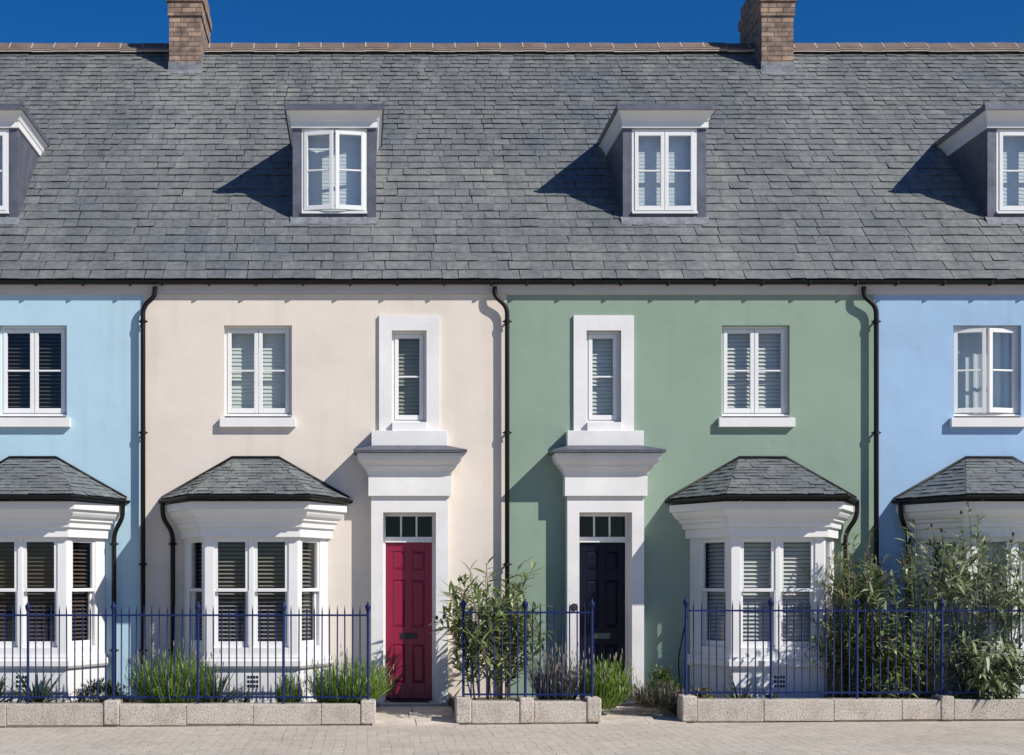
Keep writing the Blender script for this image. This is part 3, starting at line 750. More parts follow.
def make_dormer(house, xc, open_deg, bl):
    yf = 0.917; zb = ZE(4.80); zc = ZE(6.07); zr = ZE(6.35)
    hw = 0.56; yb = roof_y(zr) + 0.05
    F = Fr(xc, -yf)
    mb = MB()
    wx, wz0, wz1 = 0.44, ZE(4.93), ZE(6.06)
    # clad front around the window, with cheeks running back into the roof
    mb.box(-hw, -wx, -0.12, 0, zb - 0.1, zc + 0.02, F); mb.box(wx, hw, -0.12, 0, zb - 0.1, zc + 0.02, F)
    mb.box(-wx, wx, -0.12, -0.012, zb - 0.1, wz0 - 0.004, F)
    for s in (-1, 1):
        x = s * hw
        y1 = yb - yf
        mb.quad(F(x, -0.12, zb - 0.1), F(x, -y1, zb - 0.1), F(x, -y1, zc + 0.02), F(x, -0.12, zc + 0.02))
    o = mb.build('dormer', M['lead'], house)
    # standing lead rolls on the cheeks
    plan = [(xc - hw - 0.0, -yb), (xc - hw - 0.0, -yf), (xc + hw + 0.0, -yf), (xc + hw, -yb)]
    cm = MB()
    sweep(cm, plan, [(-0.1, zc), (0.022, zc), (0.022, zc + 0.085), (0.032, zc + 0.095), (0.04, zc + 0.13), (0.06, zc + 0.17), (0.085, zc + 0.195), (0.085, zc + 0.225), (-0.1, zc + 0.225)], kf=1.7)
    cm.build('dormer_cornice', M['white'], o)
    rm = MB()
    sweep(rm, plan, [(-0.56, zr + 0.015), (0.085, zr), (0.105, zr - 0.005), (0.105, zc + 0.20), (0.096, zc + 0.20), (0.086, zc + 0.2255), (-0.5, zc + 0.2255)], kf=1.7)
    for u in (-0.655, 0.655): rm.box(u - 0.02, u + 0.02, 0.13, 0.182, zr - 0.03, zr + 0.016, F)
    rm.tube([F(0, 0.175, zr + 0.006), F(0, -(yb - yf), zr + 0.02)], 0.018, 8)
    rm.build('dormer_roof', M['lead'], o)
    # apron and side soakers in lead, dressed over the slates
    ap = MB(); n = 24; Fz = lambda y: EAVE_Z + SLOPE * (y + EAVE_D)
    for k in range(n):
        a = -hw - 0.03 + (2 * hw + 0.06) * k / n; c = -hw - 0.03 + (2 * hw + 0.06) * (k + 1) / n
        dl = 0.10 + rng.uniform(-0.012, 0.012)
        y0, y1 = yf - dl, yf + 0.01
        ap.quad((xc + a, y0, Fz(y0) + 0.024), (xc + c, y0, Fz(y0) + 0.024), (xc + c, y1, Fz(y1) + 0.05), (xc + a, y1, Fz(y1) + 0.05))
    ap.build('lead_apron', M['lead_pale'], o, recalc=False)
    w = window_unit_sub(o, xc, 2 * wx, wz0, wz1, -yf - 0.005, bl, open_deg)
    return o

def window_unit_sub(parent, xc, w, z0, z1, nface, bl, open_deg):
    """as window_unit, but its pieces become sub-parts of the dormer"""
    depth = 0.07
    F = Fr(xc, nface - depth); fr = 0.035; h = w / 2; g = 0.003
    mb = MB()
    mb.box(-h, -h + fr, 0, depth, z0, z1, F); mb.box(h - fr, h, 0, depth, z0, z1, F)
    mb.box(-h + fr, h - fr, 0.001, depth - 0.001, z1 - fr, z1, F); mb.box(-h + fr, h - fr, 0.001, depth - 0.001, z0, z0 + fr, F)
    mb.box(-h, h, depth, depth + 0.035, z0 - 0.01, z0 + 0.02, F)
    mb.build('window_frame', M['upvc'], parent, bevel=0.003)
    cw = h - fr - g
    casement(parent, F.sub(-h + fr + g, depth - 0.035, R(open_deg)), cw - g, z0 + fr + g, z1 - fr - g, gl=M['glass_dormer'])
    casement(parent, F.sub(h - fr - g, depth - 0.035, -R(open_deg)), -(cw - g), z0 + fr + g, z1 - fr - g, gl=M['glass_dormer'])
    blind(parent, F, -h + fr, h - fr, z0 + fr, z1 - fr, -0.06, bl, 0.05, 84)
    # dark sheet standing in for the unlit room behind
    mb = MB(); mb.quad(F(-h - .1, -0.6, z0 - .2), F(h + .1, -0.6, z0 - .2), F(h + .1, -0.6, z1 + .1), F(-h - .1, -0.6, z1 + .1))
    mb.build('dark_backing', M['inner'], parent, recalc=False)

def make_chimney(house, xc, roof):
    y0, y1, hw = 4.3, 5.55, 0.249
    mb = MB(); F = Fr(xc, 0)
    zb = EAVE_Z + SLOPE * (y0 + EAVE_D) - 0.4
    mb.box(-hw, hw, -y1, -y0, zb, ZE(8.87), F)
    mb.box(-hw - 0.02, hw + 0.02, -y1 - 0.02, -y0 + 0.02, ZE(8.87), ZE(9.095), F)
    mb.box(-hw - 0.045, hw + 0.045, -y1 - 0.045, -y0 + 0.045, ZE(9.095), ZE(9.245), F)
    mb.box(-hw - 0.01, hw + 0.01, -y1 - 0.01, -y0 + 0.01, ZE(9.245), ZE(9.47), F)
    ch = mb.build('chimney', M['brick'], house)
    fl = MB(); zf = EAVE_Z + SLOPE * (y0 + EAVE_D)
    fl.box(-hw - 0.012, hw + 0.012, -y0 - 0.005, -y0 + 0.012, zf - 0.05, zf + 0.135, F)
    n = 6
    for s in (-1, 1):
        for k in range(n):
            a, c = y0 + (RIDGE_Y - y0) * k / n, y0 + (RIDGE_Y - y0) * (k + 1) / n
            za = EAVE_Z + SLOPE * (a + EAVE_D)
            x = s * (hw + 0.003)
            fl.box(min(x, x + s * 0.008), max(x, x + s * 0.008), -c, -a, za - 0.05, za + 0.16, F)
    fl.build('chimney_flashing', M['lead_pale'], ch)
    dr = MB(); ya, yb2 = y0 - 0.12, y0 + 0.02
    fz = lambda y: EAVE_Z + SLOPE * (y + EAVE_D)
    for k in range(10):
        a = -hw - 0.03 + (2 * hw + 0.06) * k / 10; c = a + (2 * hw + 0.06) / 10; yy = ya + rng.uniform(-0.015, 0.02)
        dr.quad(F(a, -yy, fz(yy) + 0.022), F(c, -yy, fz(yy) + 0.022), F(c, -yb2, fz(yb2) + 0.03), F(a, -yb2, fz(yb2) + 0.03))
    dr.build('chimney_apron', M['lead_pale'], ch, recalc=False)
    pt = MB()
    for y in (4.65, 5.2): pt.lathe([(0.13, 0), (0.105, 0.06), (0.1, 0.3), (0.125, 0.32), (0.125, 0.36), (0.09, 0.36)], 14, (xc, y, ZE(9.47)))
    pt.build('chimney_pot', M['ridge'], ch, recalc=False)

def make_house(k, label, wall, win_x, bay_x, door_x, dormer_x, bay_side, blinds, pipe, doors, open_up=0, open_dormer=0, chimney=None, bell=False):
    x0, x1 = X_PARTY[k], X_PARTY[k + 1]
    h = thing('terraced_house', label, 'house', ((x0 + x1) / 2, 0, 0), 'houses of the painted terrace')
    wt = ZE(3.70)
    wz0, wz1, ww = ZE(2.10), ZE(3.265), 0.435
    nz0, nz1, nw = ZE(2.02), ZE(3.195), 0.222
    holes = [(win_x - ww, win_x + ww, wz0, wz1, 0.2), (door_x - nw, door_x + nw, nz0, nz1, 0.2),
             (door_x - 0.36, door_x + 0.36, 0.15, ZE(0.88), 0.25), (bay_x - 0.8, bay_x + 0.8, ZE(-0.9), ZE(0.5), 0.3)]
    wm = wall_mesh(x0 + 0.0, x1 - 0.0, wt, holes)
    wo = wm.build('wall', M[wall], h, recalc=False)
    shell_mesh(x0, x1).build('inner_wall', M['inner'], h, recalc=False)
    # fascia and cornice board under the eaves
    fm = MB()
    fm.box(x0, x1, 0.0, 0.035, ZE(3.655), ZE(3.70)); fm.box(x0, x1, -0.02, 0.05, ZE(3.70), ZE(3.815))
    fm.build('fascia', M['fascia'], h)
    # gutter
    g = MB(); n = 8; prof = []
    for i in range(n + 1):
        t = math.pi * i / n; prof.append((0.105 - 0.055 * math.cos(t), ZE(3.810) - 0.042 * math.sin(t)))
    for i in range(n):
        a, b = prof[i], prof[i + 1]
        g.quad((x0, -a[0], a[1]), (x1, -a[0], a[1]), (x1, -b[0], b[1]), (x0, -b[0], b[1]))
    gut = g.build('gutter', M['black'], h, recalc=False)
    x = x0 + 0.25
    while x < x1 - 0.1:
        gb = MB(); gb.box(x - 0.010, x + 0.010, 0.05, 0.145, ZE(3.757), ZE(3.769))
        gb.box(x - 0.011, x + 0.011, 0.157, 0.165, ZE(3.770), ZE(3.81))
        gb.build('gutter_bracket', M['black'], gut); x += 0.6
    # roof
    rm = MB()
    for (u, p) in main_slates:
        xx = u + X_PARTY[0]
        if x0 <= xx < x1 or (k == 0 and xx < x0) or (k == 3 and xx >= x1): add_slate(rm, p)
    roof = rm.build('roof', M['slate'], h, recalc=False)
    rd = MB(); yb = 2 * RIDGE_Y + EAVE_D; e = 0.004
    rd.quad((x0, -EAVE_D + 0.01, EAVE_Z - 0.012), (x1, -EAVE_D + 0.01, EAVE_Z - 0.012), (x1, RIDGE_Y, RIDGE_Z - 0.012), (x0, RIDGE_Y, RIDGE_Z - 0.012))
    rd.quad((x0, yb, EAVE_Z), (x1, yb, EAVE_Z), (x1, RIDGE_Y, RIDGE_Z - 0.013), (x0, RIDGE_Y, RIDGE_Z - 0.013))
    rd.quad((x0, -EAVE_D + 0.01, EAVE_Z - 0.013), (x1, -EAVE_D + 0.01, EAVE_Z - 0.013), (x1, 0.02, EAVE_Z - 0.02), (x0, 0.02, EAVE_Z - 0.02))
    rd.build('roof_deck', M['underlay'], roof, recalc=False)
    # ridge
    rt, mt = MB(), MB(); x = x0; L = 0.352; n = round((x1 - x0) / L); L = (x1 - x0) / n
    sl = SLOPE * 0.93
    for i in range(n):
        a, b = x0 + i * L, x0 + (i + 1) * L
        jz = rng.uniform(-0.008, 0.008)
        for s in (-1, 1):
            p = lambda xx, d, up: (xx, RIDGE_Y + s * d, RIDGE_Z + 0.135 + jz - sl * d + up)
            rt.quad(p(a + .006, 0, 0), p(b - .006, 0, 0), p(b - .006, 0.15, 0), p(a + .006, 0.15, 0))
            rt.quad(p(a + .006, .15, 0), p(b - .006, .15, 0), p(b - .006, .15, -.028), p(a + .006, .15, -.028))
            mt.quad(p(a - .008, 0, .004), p(a + .008, 0, .004), p(a + .008, 0.152, .004), p(a - .008, 0.152, .004))
            mt.quad(p(a, 0.01, -.02), p(b, 0.01, -.02), p(b, 0.16, -.02), p(a, 0.16, -.02))
            mt.quad(p(a, 0.142, -.02), p(b, 0.142, -.02), p(b, 0.15, -.06), p(a, 0.15, -.06))
    ro = rt.build('ridge_tiles', M['ridge'], roof, recalc=False); mt.build('ridge_mortar', M['mortar'], roof, recalc=False)
    if chimney is not None: make_chimney(h, chimney, roof)
    make_dormer(h, dormer_x, open_dormer, blinds[2])
    # first floor window with sill
    w = window_unit(h, win_x, 2 * ww, wz0 + 0.01, wz1, -0.075, blinds[0], open_up, bl_kw=dict(tilt=24 if blinds[0] is M['blind_brown'] else 62 if blinds[0] is M['blind_pale'] else 74))
    s = MB(); s.box(win_x - ww + 0.002, win_x + ww - 0.002, -0.1, 0.0, ZE(2.05), wz0 + 0.008); s.box(win_x - 0.487, win_x + 0.487, 0.001, 0.072, ZE(1.955), ZE(2.075))
    s.build('sill', M['white_render'], w, bevel=0.006)
    # narrow window over the door, with surround
    w2 = window_unit(h, door_x, 2 * nw, nz0, nz1, -0.055, blinds[1], 0, 1, bl_kw=dict(tilt=64))
    s = MB(); F = Fr(door_x, 0); p = 0.034
    so, si = 0.386, 0.222
    s.box(-so, -si, 0.001, p, ZE(1.88), ZE(3.39), F); s.box(si, so, 0.001, p, ZE(1.88), ZE(3.39), F); s.box(-si, si, 0.001, p, nz1, ZE(3.39), F)
    s.build('window_surround', M['white_render'], w2)
    s = MB()
    s.box(-si + 0.001, si - 0.001, -0.06, 0.09, ZE(1.895), nz0 - 0.006, F)
    s.box(-0.485, 0.485, 0.0015, 0.165, ZE(1.70), ZE(1.90), F)
    s.build('sill', M['white_render'], w2, bevel=0.005)
    make_bay(h, bay_x, bay_side, blinds[3], random.Random(40 + k))
    make_door(h, door_x, doors[0], doors[1], 1, bell)
    if pipe:
        xo, xp = pipe
        make_pipe(h, smooth_path([(xo, -0.105, ZE(3.74)), (xo, -0.105, ZE(3.62)), (xp, -0.085, ZE(3.49)), (xp, -0.085, ZE(3.3)), (xp, -0.085, 0.08)]), 0.031,
                  [(xp, -0.085, ZE(3.30)), (xp, -0.085, ZE(1.88)), (xp, -0.085, ZE(0.2)), (xp, -0.085, ZE(-0.9))])
    return h

make_house(0, 'pale powder blue terraced house with dark brown blinds in its white bay window', 'blue_pale', XW(33), XW(33), XW(-122.5), -5.17, 1,
           (M['blind_brown'], M['blind_brown'], M['blind_bright'], M['blind_brown']), None, (M['door_grey'], M['chrome']))
make_house(1, 'cream terraced house with crimson front door and white bay window', 'cream', XW(258), XW(255.4), 0.617, -0.358, -1,
           (M['blind_white'], M['blind_olive'], M['blind_bright'], M['blind_grey']), (XW(156), XW(144)), (M['door_red'], M['blackmetal']), open_dormer=11, chimney=-2.767)
make_house(2, 'sage green terraced house with navy front door and white bay window', 'green', XW(755.7), XW(762), 3.108, 4.08, 1,
           (M['blind_pale'], M['blind_pale'], M['blind_bright'], M['blind_pale']), (XW(494), XW(506.5)), (M['door_navy'], M['chrome']), chimney=6.55, bell=True)
make_house(3, 'brighter sky blue terraced house with open upper casements behind tall shrubs', 'blue_mid', XW(987.3), XW(988.5), XW(1143), 8.98, -1,
           (M['curtain_and_reflection'], M['blind_white'], M['blind_bright'], M['curtain_and_reflection']), (XW(861), XW(874)), (M['door_grey'], M['chrome']), open_up=12)

# ------------------------------------------------------------------ ground
FRONT, BACK, RAILD = 1.60, 1.30, 1.45
g = MB(); g.quad((-400, -400, -0.9), (400, -400, -0.9), (400, 400, -0.9), (-400, 400, -0.9)); structure(g, 'ground', M['earth'])
g = MB()
xs = [-60 + 4 * i for i in range(31)]
for a, b in zip(xs, xs[1:]):
    g.quad((a, -45, ground_z(a)), (b, -45, ground_z(b)), (b, 0.3, ground_z(b)), (a, 0.3, ground_z(a)))
structure(g, 'pavement', M['paver'])

SEG = [(XW(-89, FRONT), XW(376, FRONT)), (XW(455, FRONT), XW(601.5, FRONT)), (XW(682, FRONT), XW(1070, FRONT))]
ZOFF = [ground_z(SEG[0][1]) - 0.02, ground_z(sum(SEG[1]) / 2), ground_z(SEG[2][0] + 1.5)]
def soil_top(x, y):
    return 0.20 + 0.03 * noise.noise(Vector((x * 2, y * 2, 0)))
for (a, b), zo in zip(SEG, ZOFF):
    s = MB(); nx, ny = int((b - a) / 0.12), 9
    P = lambda i, j: (a + 0.03 + (b - a - 0.06) * i / nx, -BACK + 0.02 + (BACK - 0.02) * j / ny)
    for i in range(nx):
        for j in range(ny):
            q = [P(i, j), P(i + 1, j), P(i + 1, j + 1), P(i, j + 1)]
            s.quad(*[(x, y, soil_top(x, y) + zo * 0.6) for x, y in q], smooth=True)
    for x in (a + 0.03, b - 0.03):
        s.quad((x, -BACK + .02, -0.2), (x, 0, -0.2), (x, 0, 0.22 + zo * 0.6), (x, -BACK + .02, 0.22 + zo * 0.6))
    structure(s, 'planting_bed', M['soil'])

for (a, b) in ((SEG[0][1], SEG[1][0]), (SEG[1][1], SEG[2][0])):
    s = MB(); rows = [1.66, 1.22, 0.80, 0.36]
    z_of = lambda d, x: ground_z(x) + 0.012 + (0.155 - ground_z(x)) * max(0, (1.66 - d)) / 1.36 * 0.85
    for r in range(3):
        cuts = [a - 0.05, a + (b - a) * rng.uniform(0.3, 0.7), b + 0.05]
        for c0, c1 in zip(cuts, cuts[1:]):
            d0, d1 = rows[r] - 0.006, rows[r + 1] + 0.006; e = 0.006; j = rng.uniform(-0.004, 0.004)
            T = [Vector((c0 + e, -d0, z_of(d0, c0) + j)), Vector((c1 - e, -d0, z_of(d0, c1) + j)), Vector((c1 - e, -d1, z_of(d1, c1) + j)), Vector((c0 + e, -d1, z_of(d1, c0) + j))]
            Bm = [q - Vector((0, 0, 0.2)) for q in T]
            s.quad(*T)
            for k in range(4): s.quad(T[k], T[(k + 1) % 4], Bm[(k + 1) % 4], Bm[k])
    structure(s, 'path', M['slab'])

# ------------------------------------------------------------------ granite planter walls
PL = [('long low granite planter wall in front of the cream and pale blue houses',
       [(-89, -60, 0), (-60, 6, 0), (6, 103.5, 0), (103.5, 119, 1), (119, 186, 0), (186, 253, 0), (253, 321, 0), (321, 360.5, 0), (360.5, 376, 1)]),
      ('short low granite planter wall between the crimson door path and the navy door path',
       [(456, 471.5, 1), (471.5, 519.6, 0), (519.6, 534, 1), (534, 587, 0), (587, 601.5, 1)]),
      ('low granite planter wall below the green house bay and the tall shrubs',
       [(682, 697, 1), (697, 764, 0), (764, 834, 0), (834, 902, 0), (902, 940.7, 0), (940.7, 954, 1), (954, 1030, 0), (1030, 1056, 0), (1056, 1070, 1)])]
for i, (lab, blocks) in enumerate(PL):
    t = thing('planter_wall', lab, 'planter wall', (XW((blocks[0][0] + blocks[-1][1]) / 2, FRONT), -(FRONT + BACK) / 2, ZOFF[i]), 'granite planter walls along the pavement')
    for (a, b, pier) in blocks:
        mb = MB(); x0, x1 = XW(a, FRONT) + 0.0015, XW(b, FRONT) - 0.0015
        zt = ZOFF[i] + 0.265 + (0.045 if pier else rng.uniform(-0.004, 0.004)); pr = 0.012 if pier else rng.uniform(-0.004, 0.003)
        mb.box(x0, x1, BACK, FRONT + pr, ground_z((x0 + x1) / 2) + rng.uniform(0.012, 0.026), zt)
        mb.build('pier_block' if pier else 'wall_block', M['granite'], t, bevel=0.016 if pier else 0.009)
    mb = MB(); mb.box(XW(blocks[0][0], FRONT) + 0.02, XW(blocks[-1][1], FRONT) - 0.02, BACK + 0.01, FRONT - 0.012, -0.15, ZOFF[i] + 0.22)
    mb.build('mortar_bed', M['bed_mortar'], t)

# ------------------------------------------------------------------ iron railings
bar_me = None
def make_bar_mesh():
    mb = MB(); mb.lathe([(0.0084, -0.02), (0.0084, 1.02), (0.006, 1.05), (0.001, 1.10)], 8)
    me = bpy.data.meshes.new('bar'); me.from_pydata(mb.v, [], mb.f); me.polygons.foreach_set('use_smooth', mb.smooth); me.materials.append(M['rail']); return me
def make_post_mesh():
    mb = MB(); mb.lathe([(0.0165, -0.10), (0.0165, 1.0)], 10)
    me = bpy.data.meshes.new('post'); me.from_pydata(mb.v, [], mb.f); me.polygons.foreach_set('use_smooth', mb.smooth); me.materials.append(M['rail']); return me
def make_finial_mesh():
    mb = MB(); mb.lathe([(0.017, 0), (0.022, 0.008), (0.014, 0.02), (0.022, 0.04), (0.034, 0.08), (0.035, 0.10), (0.026, 0.112), (0.012, 0.125), (0.012, 0.14), (0.003, 0.155)], 12)
    me = bpy.data.meshes.new('finial'); me.from_pydata(mb.v, [], mb.f); me.polygons.foreach_set('use_smooth', mb.smooth); me.materials.append(M['rail']); return me
BAR, POST, FIN = make_bar_mesh(), make_post_mesh(), make_finial_mesh()
RL = [('dark blue iron railing on the long planter wall before the cream house', [-57, 28, 113.6, 198, 283.5, 368]),
      ('short dark blue iron railing between the crimson and navy doors', [463.4, 525.3, 592]),
      ('dark blue iron railing in front of the green house bay and the tall shrubs', [686, 771, 857, 942, 1027, 1060])]
for i, (lab, posts) in enumerate(RL):
    px = [XW(p, RAILD) for p in posts]; zb = ZOFF[i] + 0.265
    t = thing('iron_railing', lab, 'railing', (px[0], -RAILD, zb), 'blue iron railings on the planter walls')
    for nm, z in (('top_rail', 1.045), ('bottom_rail', 0.075)):
        mb = MB(); mb.box(px[0] - 0.01, px[-1] + 0.01, RAILD - 0.011, RAILD + 0.011, zb + z - 0.011, zb + z + 0.011)
        mb.build(nm, M['rail'], t)
    for a, x in enumerate(px):
        po = link('post', POST, t, local=True); po.location = (x - px[0], 0, 0.055)
        f = link('finial', FIN, po, local=True); f.location = (0, 0, 1.0)
        if a < len(px) - 1:
            n = round((px[a + 1] - x) / 0.0912)
            for j in range(1, n):
                o = link('bar', BAR, t, local=True); o.location = (x - px[0] + (px[a + 1] - x) * j / n, 0, 0.065)
                o.rotation_euler = (rng.uniform(-.004, .004), rng.uniform(-.004, .004), 0)

# ------------------------------------------------------------------ plants
def leaf(mb, base, d, L, Wd, droop=0.3, fold=0.25, seg=3, side=None):
    """one lance leaf as a small folded strip that bends down along its length"""
    d = Vector(d).normalized()
    s = d.cross(Vector((0, 0, 1)))
    if s.length < 0.05: s = Vector((1, 0, 0))
    s.normalize()
    if side is not None: s = (s * math.cos(side) + d.cross(s) * math.sin(side)).normalized()
    up = s.cross(d).normalized()
    p = Vector(base); prof = {3: (0.0, 1.0, 0.72, 0.0), 2: (0.0, 1.0, 0.0), 4: (0.25, 1.0, 0.95, 0.6, 0.0)}[seg]
    rows = []
    for k in range(seg + 1):
        w = Wd * 0.5 * prof[k]
        rows.append((p + s * w + up * w * fold, p, p - s * w + up * w * fold))
        d = (d + Vector((0, 0, -droop / seg))).normalized(); up = s.cross(d).normalized()
        p = p + d * (L / seg)
    i = len(mb.v)
    for r in rows: mb.v += [tuple(q) for q in r]
    for k in range(seg):
        a = i + 3 * k
        for f in ((a, a + 1, a + 4, a + 3), (a + 1, a + 2, a + 5, a + 4)):
            mb.f.append(f); mb.smooth.append(True)

def rdir(rg, up0=-0.2, up1=1.0):
    a = rg.uniform(0, 2 * math.pi); z = rg.uniform(up0, up1); r = math.sqrt(max(0, 1 - z * z))
    return Vector((r * math.cos(a), r * math.sin(a), z))

def shrub(label, name, x, d, h, rx, ry, nst, lm, leafL, leafW, per, seed, cat='shrub', heads=0, branches=3, low=0.25, droop=0.4, bark='bark', group=None, lean=(0, 0), stem_r=0.011, spread0=0.12, z0=None):
    rg = random.Random(seed); zb = 0.2 if z0 is None else z0
    root = thing(name, label, cat, (x, -d, zb), group)
    lv, st, hd = MB(), MB(), MB()
    for k in range(nst):
        a = 2 * math.pi * (k + rg.random()) / nst; rr = math.sqrt(rg.uniform(0.05, 1))
        b = Vector((x + math.cos(a) * spread0 * rr, -d + math.sin(a) * spread0 * rr, zb - 0.03))
        H = h * rg.uniform(0.72, 1.0) * (1 - 0.22 * rr * rr)
        tip = Vector((x + lean[0] + math.cos(a) * rx * rr, -d + lean[1] + math.sin(a) * ry * rr, zb + H))
        mid = b.lerp(tip, 0.45) - Vector((math.cos(a) * rx, math.sin(a) * ry, 0)) * 0.16 * rr
        pts = []
        for j in range(9):
            t = j / 8; pts.append(b * (1 - t) ** 2 + mid * 2 * t * (1 - t) + tip * t * t + Vector((rg.uniform(-1, 1), rg.uniform(-1, 1), 0)) * 0.012)
        st.tube(pts, stem_r * rg.uniform(0.8, 1.3), 6, 0.004)
        shoots = [(pts, low)]
        for q in range(branches):
            t = rg.uniform(0.3, 0.85); p = pts[int(t * 8)]
            dr = (Vector((math.cos(a), math.sin(a), 0)) * rg.uniform(-0.3, 0.9) + Vector((rg.uniform(-.8, .8), rg.uniform(-.6, .6), rg.uniform(0.45, 1.1)))).normalized()
            Lb = h * rg.uniform(0.14, 0.30)
            bp = [p + dr * Lb * s + Vector((0, 0, 0.10 * Lb * s * s)) for s in (0, 0.35, 0.7, 1.0)]
            st.tube(bp, stem_r * 0.55, 5, 0.003); shoots.append((bp, 0.15))
        for (sp, lo) in shoots:
            n = per if sp is pts else int(per * 0.45)
            for j in range(n):
                t = lo + (1 - lo) * (j + rg.random()) / n; f = t * (len(sp) - 1); i0 = min(int(f), len(sp) - 2)
                p = sp[i0].lerp(sp[i0 + 1], f - i0); ax = (sp[i0 + 1] - sp[i0]).normalized()
                o = rdir(rg, -0.3, 0.5); o = (o - ax * o.dot(ax)).normalized()
                dd = (o * rg.uniform(0.65, 1.0) + ax * rg.uniform(0.25, 0.95))
                leaf(lv, p, dd, leafL * rg.uniform(0.6, 1.15), leafW * rg.uniform(0.7, 1.2), droop * rg.uniform(0.3, 1.4), 0.3, 3, rg.uniform(-0.5, 0.5))
            if heads and rg.random() < heads:
                e = sp[-1]; hd.lathe([(0.004, -0.02), (0.016, 0.0), (0.019, 0.014), (0.012, 0.03), (0.003, 0.036)], 6, e)
                for _ in range(5): leaf(hd, e, rdir(rg, 0, 1), 0.035, 0.008, 0.0, 0.2, 2)
    st.build('stems', M[bark], root, recalc=False)
    if hd.v: lv.add(hd, M['seed'])
    lv.build('foliage', M[lm], root, recalc=False)
    return root

def lavender(label, x, d, h, rad, n, lm, seed, heads=0.3, name='lavender_bush', group='lavender bushes in the beds', lean=(0, 0), base=True):
    rg = random.Random(seed); zb = 0.2
    root = thing(name, label, 'shrub', (x, -d, zb), group)
    lv, hd = MB(), MB()
    for k in range(n):
        a = rg.uniform(0, 2 * math.pi); rr = math.sqrt(rg.random())
        b = Vector((x + math.cos(a) * rad * 0.5 * rr, -d + math.sin(a) * rad * 0.4 * rr, zb - 0.02))
        H = h * (rg.uniform(0.45, 0.8) if rg.random() < 0.7 else rg.uniform(0.8, 1.12)) * (1 - 0.25 * rr)
        dd = Vector((math.cos(a) * rr * rad * 0.62 + lean[0], math.sin(a) * rr * rad * 0.5 + lean[1], H)); L = dd.length
        leaf(lv, b, dd, L, rg.uniform(0.006, 0.011), rg.uniform(0.0, 0.22), 0.3, 4, rg.uniform(0, 3))
        if rg.random() < heads:
            t = b + dd * 0.97; hd.lathe([(0.002, -0.02), (0.006, 0.0), (0.005, 0.03), (0.001, 0.05)], 5, t)
        # short leaves low on the blade make the body of the clump dense
        for q in range(9):
            f = rg.uniform(0.05, 0.8); leaf(lv, b + dd * f, rdir(rg, 0.0, 1.2) + dd.normalized() * 0.8, rg.uniform(0.06, 0.13), rg.uniform(0.008, 0.014), 0.15, 0.2, 2)
    if hd.v: lv.add(hd, M['lav_head'])
    lv.build('foliage', M[lm], root, recalc=False)
    return root

def strap_plant(label, x, d, h, n, seed, lm='leaf_strap', w=0.035, group='strap leaved plants in the beds', spread=0.8):
    rg = random.Random(seed); root = thing('strap_leaf_plant', label, 'plant', (x, -d, 0.2), group)
    lv = MB()
    for k in range(n):
        a = 2.4 * k + rg.uniform(-.3, .3); e = rg.uniform(0.25, 1.0)
        dd = Vector((math.cos(a) * e * spread, math.sin(a) * e * spread, 1.05 - 0.55 * e))
        leaf(lv, (x + math.cos(a) * 0.03, -d + math.sin(a) * 0.03, 0.19), dd, h * rg.uniform(0.75, 1.2), w * rg.uniform(0.7, 1.1), rg.uniform(0.3, 0.9), 0.35, 4, rg.uniform(-.2, .2))
    lv.build('foliage', M[lm], root, recalc=False)
    return root

def cushion(label, x, d, h, rx, ry, n, lm, seed, L=0.035, Wd=0.014, name='round_shrub', cat='shrub', group=None):
    """dense low bush: short leaves on twigs through the volume"""
    rg = random.Random(seed); root = thing(name, label, cat, (x, -d, 0.2), group)
    lv, st = MB(), MB()
    for k in range(n):
        u = rdir(rg, 0.0, 1.0); r = rg.uniform(0.55, 1.0) ** 0.6 * (0.82 + 0.3 * noise.noise(u * 2.5 + Vector((seed, 0, 0))))
        p = Vector((x + u.x * rx * r, -d + u.y * ry * r, 0.19 + u.z * h * r))
        if k % 9 == 0: st.tube([(x, -d, 0.17), (p + Vector((x, -d, 0.19))) * 0.5 + Vector((0, 0, 0.02)), p], 0.004, 4, 0.0015)
        for _ in range(4): leaf(lv, p, u + rdir(rg, -0.4, 1.0) * 0.9, L * rg.uniform(0.6, 1.3), Wd * rg.uniform(0.7, 1.2), 0.15, 0.3, 2, rg.uniform(-.8, .8))
    st.build('stems', M['bark'], root, recalc=False); lv.build('foliage', M[lm], root, recalc=False)
    return root

P = lambda px, d: XW(px, d)
# bed before the pale blue and cream houses
strap_plant('spiky strap-leaved plant before the pale blue bay air brick, far left bed', P(37, 1.1), 1.1, 0.52, 60, 1)
strap_plant('strap-leaved plant cut by the left edge of the photo', P(-6, 1.1), 1.1, 0.46, 44, 2)
cushion('low dark rosemary bush between the pale blue bay and its black downpipe', P(103, 1.0), 1.0, 0.34, 0.42, 0.27, 700, 'leaf_dark', 3, 0.07, 0.011, 'rosemary_bush')
lavender('largest tall green lavender bush left of the cream bay window', P(173, 1.12), 1.12, 0.84, 0.56, 700, 'leaf_lav', 4, 0.12)
strap_plant('dark drooping strap-leaved plant at the foot of the cream bay', P(216, 1.1), 1.1, 0.52, 60, 5, 'leaf_strap', 0.034)
strap_plant('tiny dark spiky plant below the cream bay air brick', P(245, 1.1), 1.1, 0.30, 16, 6, 'leaf_dark', 0.024)
lavender('small upright lavender tuft under the right side of the cream bay', P(289, 1.1), 1.1, 0.5, 0.17, 170, 'leaf_lav', 7, 0.1)
lavender('wide lavender bush at the end of the long wall beside the crimson door', P(346, 1.12), 1.12, 0.74, 0.52, 680, 'leaf_lav', 8, 0.12, lean=(0.05, 0))
